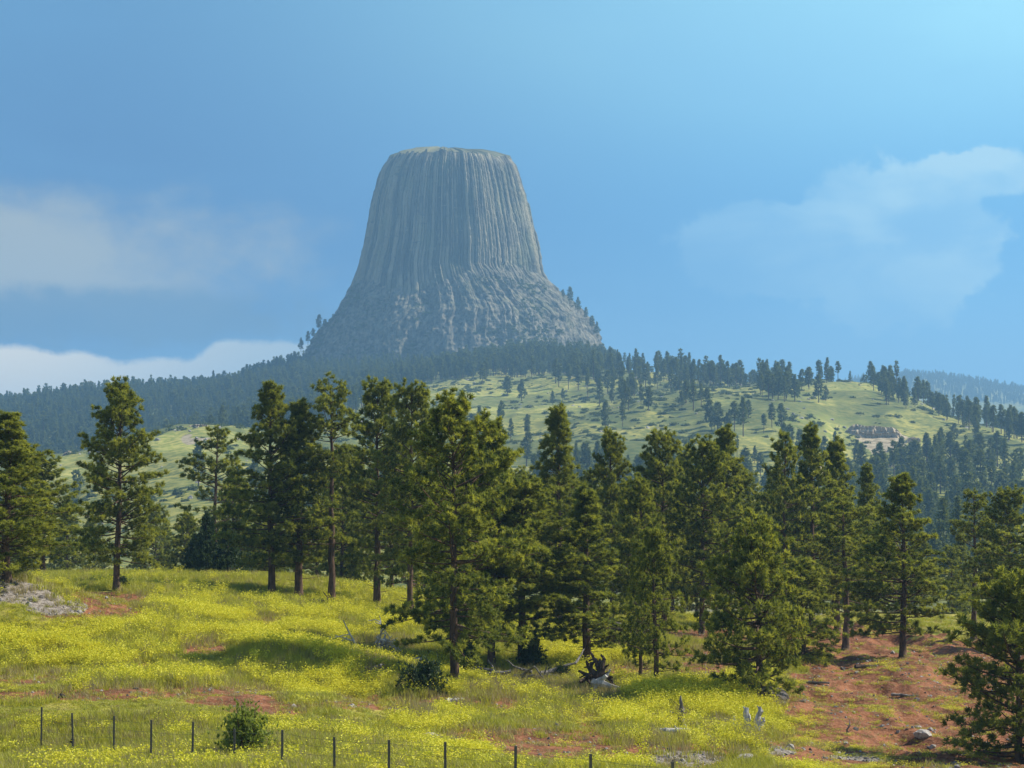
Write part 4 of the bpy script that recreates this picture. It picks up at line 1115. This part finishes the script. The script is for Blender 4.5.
# stones and clods on the bare patches
isr = (rs.random(n0) < 0.20 * gg + 0.03 * dg)
P = np.column_stack([Xg[isr], Dg[isr], Zg[isr]]); n = len(P)
scatter('gravel', P, rz_(n, 0.5), uni(rs.uniform(0.02, 0.09, n) * np.where(rs.random(n) < 0.05, 2.2, 1.0)), rs.integers(0, 3, n), [rock_mesh('pebble', i, (1.3, 1, 1), ROCKM if i != 63 else DARKROCK, 1) for i in (61, 62, 63)])

# ------------------------------------------------------------------ wire fence
posts = [(45, 707, 64.0, .0), (77, 713, 61.5, .04), (117, 716, 59, 0), (154, 720, 56.5, .0), (195, 722, 54, -.01), (237, 729, 51.6, 0.01), (284, 730, 49.2, 0), (336, 737, 47.2, .01), (390, 740, 45.4, 0), (446, 742, 43.5, .005), (515, 746, 41.2, -.01), (590, 754, 38.8, 0), (672, 762, 36.6, 0.01)]
fence = None
tops = []
for px, ptop, D, lean in posts:
    x = (px - 512) / F * D; g = gz(x, D)
    zt_ = unproject(px, ptop, D)[2]
    tops.append((x, D, g, min(zt_ - g, 1.6), lean))
fo = np.array([tops[6][0], tops[6][1], tops[6][2]])
fence = tag(empty('wire_fence', fo), 'low wire fence on thin dark metal posts crossing the tall grass in front', 'fence')
for x, D, g, h, lean in tops:
    G = Geo()
    wq = 0.026; t2 = 0.009
    q = np.array([(-wq, -t2), (wq, -t2), (wq, t2), (t2, t2), (t2, 3.2 * t2 + 0.018), (-t2, 3.2 * t2 + 0.018), (-t2, t2), (-wq, t2)])   # T-shaped section
    Vp = np.concatenate([np.column_stack([q[:, 0] - lean * hz_, q[:, 1], np.full(8, hz_)]) for hz_ in (-0.4, h * 0.5, h)])
    G.add(Vp, grid_faces(3, 8, True), [(16, 17, 18), (16, 18, 23), (18, 19, 22), (18, 22, 23), (19, 20, 21), (19, 21, 22)])
    for z_ in np.arange(0.2, h - 0.05, 0.11):                       # studs along the front
        G.add(np.array([(-.008 - lean * z_, -t2, z_), (.008 - lean * z_, -t2, z_), (.008 - lean * z_, -t2 - .012, z_ + .004), (-.008 - lean * z_, -t2 - .012, z_ + .004), (0 - lean * z_, -t2, z_ + .03)]), [(0, 1, 2, 3)], [(3, 2, 4), (0, 3, 4), (2, 1, 4)])
    po = obj('post', G.mesh('fence_post', [METAL]), fence, np.array([x, D, g]) - fo)
for fr in (0.28, 0.52, 0.74, 0.93):
    pts = []
    for (x0, D0, g0, h0, l0), (x1, D1, g1, h1, l1) in zip(tops[:-1], tops[1:]):
        for q in np.linspace(0, 1, 7)[:-1]:
            pts.append((x0 + (x1 - x0) * q, D0 + (D1 - D0) * q - 0.012, (g0 + h0 * fr) * (1 - q) + (g1 + h1 * fr) * q - 0.03 * 4 * q * (1 - q)))
    G = Geo(); G.tube(np.array(pts) - fo, np.full(len(pts), 0.0028), 4)
    obj('wire', G.mesh('fence_wire', [WIRE]), fence)

# ------------------------------------------------------------------ dead wood
def branchy(G, rs_, p, d, L, r, depth, nsub=3, curl=0.25):
    pts = [np.array(p, float)]; d = unit(np.array(d, float)); n = 5
    for k in range(n):
        d = unit(d + rs_.normal(0, curl * 0.5, 3)); pts.append(pts[-1] + d * L / n)
    G.tube(np.array(pts), np.linspace(r, r * 0.45, n + 1), 6, 0.08, rs_)
    if depth > 0:
        for k in range(nsub):
            i = rs_.integers(2, n + 1)
            dd = unit(d * 0.6 + rs_.normal(0, 0.7, 3))
            branchy(G, rs_, pts[i], dd, L * rs_.uniform(0.4, 0.7), r * 0.5, depth - 1, nsub, curl)
def log_mesh(seed, L, r, mat, stubs=4, bend=0.05):
    rs_ = np.random.default_rng(seed); G = Geo()
    xs = np.linspace(-L / 2, L / 2, 12)
    pts = np.column_stack([xs, np.cumsum(rs_.normal(0, bend * 0.3, 12)), np.cumsum(rs_.normal(0, bend * 0.15, 12)) + r * 0.7])
    G.tube(pts, np.linspace(r, r * 0.6, 12) * (1 + 0.1 * rs_.normal(0, 1, 12)), 10, 0.1, rs_)
    for k in range(stubs):
        i = rs_.integers(2, 11)
        branchy(G, rs_, pts[i], (rs_.normal(0, .5), rs_.normal(0, .7), abs(rs_.normal(.5, .4))), rs_.uniform(.25, .9) * min(1, L / 3), r * 0.3, 0)
    return G.mesh('fallen_log', [mat])
def put_obj(name, me, px, py, label, cat, rz=0.0, s=1.0, dz=0.0, group=None):
    x, y, z = ground_at(px, py)
    o = tag(obj(name, me, loc=(x, y, z + dz)), label, cat, group)
    o.rotation_euler = (0, 0, rz); o.scale = (s, s, s)
    return o
# bleached dead crown and its log left of the central pines
G = Geo(); rs_ = np.random.default_rng(3)
branchy(G, rs_, (0, 0, 0.05), (-0.25, 0.1, 1), 1.1, 0.11, 2, 5, 0.45)
branchy(G, rs_, (0.1, 0, 0.0), (-0.95, 0, 0.45), 1.3, 0.09, 2, 5, 0.4)
branchy(G, rs_, (0, 0, 0.1), (0.3, 0, 0.9), 0.9, 0.07, 2, 4, 0.4)
branchy(G, rs_, (-0.6, 0, 0.1), (-0.6, 0, 1.0), 1.5, 0.05, 1, 2, 0.2)
put_obj('dead_branches', G.mesh('dead_branches', [BLEACHED]), 378, 658, 'bleached dead branches twisting up out of the yellow meadow', 'dead branches', 0, 1.25)
put_obj('fallen_log', log_mesh(4, 1.7, 0.09, BLEACHED, 3), 398, 661, 'thin whitish log lying just right of the twisted bleached branches', 'log', 0.05, 1.3)
G = Geo(); branchy(G, rs_, (0, 0, 0.05), (-0.9, -0.3, 0.1), 1.1, 0.10, 1, 3, 0.25); branchy(G, rs_, (0, 0, 0.1), (0.7, 0, 0.5), 0.4, 0.07, 1, 2, 0.3)
put_obj('dead_branches', G.mesh('dead_branches', [GREYWOOD]), 372, 672, 'grey fallen limb lying in the shade below the bleached branches', 'dead branches')
# uprooted stump
G = Geo(); rs_ = np.random.default_rng(8)
stump = tag(empty('uprooted_stump', ground_at(600, 692), 0.2), 'dark upturned root stump with pale bleached wood among yellow flowers', 'stump')
stump.scale = (1.25, 1.25, 1.25)
for k in range(16):
    a = rs_.uniform(0, 6.28)
    branchy(G, rs_, (-.1 + rs_.normal(0, .12), 0, 0.55 + rs_.normal(0, .1)), (math.cos(a) + .3, 0.35 * rs_.normal(), math.sin(a) * 0.8 + .25), rs_.uniform(0.28, 0.62), rs_.uniform(.07, .15), 1, 2, 0.3)
obj('root_plate', G.mesh('root_plate', [DARKWOOD]), stump)
G = Geo()
branchy(G, rs_, (-0.3, -.15, 0.3), (0.8, -0.4, -0.05), 0.9, 0.15, 1, 3, 0.25); branchy(G, rs_, (-0.15, -.2, 0.3), (-.4, -.6, -.4), 0.9, 0.06, 0); branchy(G, rs_, (-0.2, -.1, 0.25), (0.5, -.3, 0.35), 0.55, 0.13, 1, 2, .3)
obj('pale_wood', G.mesh('pale_wood', [BLEACHED]), stump)
put_obj('fallen_log', log_mesh(14, 1.0, 0.12, DARKWOOD, 2), 568, 689, 'short dark log with split pale end left of the upturned stump', 'log', -0.15)
# heap of grey branches under the red trunk
G = Geo(); rs_ = np.random.default_rng(9)
for k in range(9):
    branchy(G, rs_, (rs_.uniform(-1, 0.6), rs_.normal(0, .2), rs_.uniform(0.08, 0.35)), (rs_.choice([-1, 1]), rs_.normal(0, .4), rs_.uniform(-.1, .45)), rs_.uniform(0.7, 1.5), rs_.uniform(0.05, .1), 1, 2, 0.25)
put_obj('branch_heap', G.mesh('branch_heap', [GREYWOOD]), 530, 680, 'heap of dead grey branches below the stout red-trunked pine', 'branch heap', 0, 1.25)
# log pile behind the young pair
pile = tag(empty('log_pile', ground_at(625, 645)), 'dark heap of rotten logs in the shade behind the pair of young slim pines', 'log pile')
rs_ = np.random.default_rng(10)
for k in range(9):
    row = k // 3
    G = Geo(); L = rs_.uniform(1.6, 3.4)
    xs = np.linspace(-L / 2, L / 2, 6); a = rs_.normal(0.0, 0.22)
    pts = np.column_stack([xs + rs_.normal(0, .3), xs * a + rs_.normal(0, .3), np.full(6, 0.2 + 0.34 * row) + xs * rs_.normal(0.02, 0.09)])
    G.tube(pts, np.linspace(0.22, 0.15, 6), 9, 0.08, rs_)
    obj('log', G.mesh('heap_log', [GREYWOOD if k in (7, 8) else DARKWOOD], False), pile)
# split white stump
G = Geo(); rs_ = np.random.default_rng(12)
stump2 = tag(empty('split_stump', ground_at(752, 736), 0.0), 'split bleached stump of two upright white slabs in the flowers', 'stump')
stump2.scale = (1.5, 1.5, 1.5)
for k, (x0, lean, h, wdt) in enumerate(((-0.11, -0.03, 0.66, 0.085), (0.09, 0.16, 0.68, 0.075), (0.16, 0.30, 0.42, 0.04), (-0.42, -0.08, 0.45, 0.03))):
    G = Geo(); n = 9; zz = np.linspace(-0.15, h, n)
    pts = np.column_stack([x0 + lean * zz + rs_.normal(0, .01, n), rs_.normal(0, .01, n), zz])
    pts[-2:, 0] += rs_.normal(0, .03, 2)
    G.tube(pts, np.concatenate([np.full(n - 2, wdt) * rs_.uniform(.8, 1.15, n - 2), [wdt * .85, wdt * .5]]), 8, 0.24, rs_)
    branchy(G, rs_, pts[-2], (rs_.normal(0, .5), 0, 1), h * .22, wdt * .45, 0); branchy(G, rs_, pts[2], (rs_.normal(0, 1), rs_.normal(0, .5), .5), h * .5, wdt * .35, 1, 2)
    obj('slab', G.mesh('stump_slab', [BLEACHED]), stump2)
# broken snags and loose logs on the near slope
def snag(seed, h, r, mat, lean=0.1):
    rs_ = np.random.default_rng(seed); G = Geo()
    zz = np.linspace(-0.15, h, 8)
    pts = np.column_stack([lean * zz + rs_.normal(0, .015, 8), rs_.normal(0, .015, 8), zz])
    G.tube(pts, np.array([1.5, 1.2, 1, .85, .75, .6, .4, .12]) * r, 8, 0.16, rs_)
    for k in range(3): branchy(G, rs_, pts[rs_.integers(1, 5)], (rs_.normal(0, 1), rs_.normal(0, 1), 0.5), h * .4, r * .35, 0)
    return G.mesh('snag', [mat])
put_obj('broken_snag', snag(1, 0.85, 0.10, GREYWOOD, -.05), 682, 726, 'jagged brown broken snag standing among the yellow flowers', 'snag', 0, 1.3)
put_obj('broken_snag', snag(2, 0.62, 0.04, GREYWOOD, .2), 847, 735, 'thin dead snag on the bare red slope below the bushy pine', 'snag')
put_obj('fallen_log', log_mesh(21, 1.1, 0.08, BLEACHED, 2), 668, 734, 'pale weathered log lying below the jagged brown snag', 'log', 0.1, 1.4)
put_obj('fallen_log', log_mesh(22, 0.8, 0.045, BLEACHED, 1), 650, 720, 'thin white stick slanting up through the flowers left of the jagged snag', 'log', 0.5)
put_obj('fallen_log', log_mesh(23, 1.2, 0.11, BLEACHED, 2), 455, 703, 'short pale log with dark underside on bare red ground before the central pines', 'log', 0.9, 0.9)
put_obj('fallen_log', log_mesh(24, 1.0, 0.09, DARKWOOD, 2), 413, 713, 'dark short log lying on the bare red patch near two grey stones', 'log', 0.15)
put_obj('fallen_log', log_mesh(25, 2.6, 0.16, DARKWOOD, 4), 318, 604, 'dark fallen trunk in the shade beneath the bare-trunked tall pine', 'log', -0.12)
put_obj('fallen_log', log_mesh(26, 1.2, 0.07, GREYWOOD, 2), 905, 697, 'dark stick lying in the middle of the bare red slope', 'log', -0.3)
put_obj('fallen_log', log_mesh(27, 2.4, 0.07, GREYWOOD, 4), 805, 683, 'grey fallen limb at the lip of the red slope beside the bushy pine', 'log', -0.5)
put_obj('fallen_log', log_mesh(28, 0.8, 0.05, BLEACHED, 1), 738, 752, 'little white driftwood piece beneath the split bleached stump', 'log', 0.2)
put_obj('fallen_log', log_mesh(31, 2.2, 0.12, GREYWOOD, 5), 497, 688, 'grey branchy log lying across the foot of the big dark central pine', 'log', 0.12)
put_obj('fallen_log', log_mesh(32, 1.7, 0.08, BLEACHED, 3), 716, 722, 'thin bleached branch lying in the flowers between the jagged snag and the split stump', 'log', -0.35)
put_obj('fallen_log', log_mesh(33, 1.5, 0.10, DARKWOOD, 4), 868, 668, 'short dark branchy log at the top of the red slope near its largest pine', 'log', 0.4)
for px, py, sz, m, lab in ((429, 741, .30, ROCKM, 'larger light grey stone in the grass by the front fence'), (453, 741, .19, ROCKM, 'smaller light grey stone right of the larger one by the fence'), (352, 707, .14, ROCKM, 'small white stone at the end of the bare red track'),
 (768, 699, .75, DARKROCK, 'dark boulder half hidden under the lowest boughs of the bushy slope pine'), (778, 705, .3, DARKROCK, 'small dark stone against the half hidden boulder'), (925, 738, .28, ROCKM, 'small pale stone low on the bare red slope'), (745, 760, .26, ROCKM, 'pale stone on the gravel below the split bleached stump'),
 (918, 728, .16, ROCKM, 'tiny whitish stone above the small pale one on the red slope'), (640, 676, .22, DARKROCK, 'dark stone in the red scrape beside the pair of young pines')):
    put_obj('stone', rock_mesh('stone', int(px * 7 + py), (sz * 1.25, sz, sz), m, 3), px, py, lab, 'stone', rng.uniform(0, 6))
# dark seed head standing in the grass by the fence
x, y, z = ground_at(72, 757)
G = Geo(); G.tube(np.array([(0, 0, -.05), (0.01, 0, .2), (0, 0, .36)]), [.012, .010, .009], 5)
sh = tag(empty('dry_plant', (x, y, z)), 'single dark dried seed head on a stalk in front of the fence', 'plant')
obj('stalk', G.mesh('stalk', [DARKWOOD]), sh)
V_, T_ = needles(np.repeat(np.array([[0, 0, .40]]), 12, 0), unit(np.random.default_rng(2).normal(0, 1, (12, 3))), np.full(12, .09), np.random.default_rng(3), 8, .12)
obj('seed_head', mesh_np('seed_head', V_, T_, [DARKWOOD]), sh)
HAZE = 0.00021
# ------------------------------------------------------------------ haze
hm, t = new_mat('haze')
t.n('ShaderNodeOutputMaterial', {'Volume': t.n('ShaderNodeVolumePrincipled', {'Color': (0.33, 0.65, 0.99), 'Density': HAZE, 'Anisotropy': 0.2})})
zlo = float(Zf.min()) - 1.0
hx, hy0, hy1, zhi = 12600.0, -400.0, 7700.0, max(float(Zf.max()), float(zt)) + 30.0
hv = np.array([(x, y, z) for x in (-hx, hx) for y in (hy0, hy1) for z in (zlo, zhi)])
hf = np.array([(0, 1, 3, 2), (4, 6, 7, 5), (0, 4, 5, 1), (2, 3, 7, 6), (0, 2, 6, 4), (1, 5, 7, 3)])
tag(obj('haze', mesh_np('haze', hv, hf, [hm])), kind='stuff')
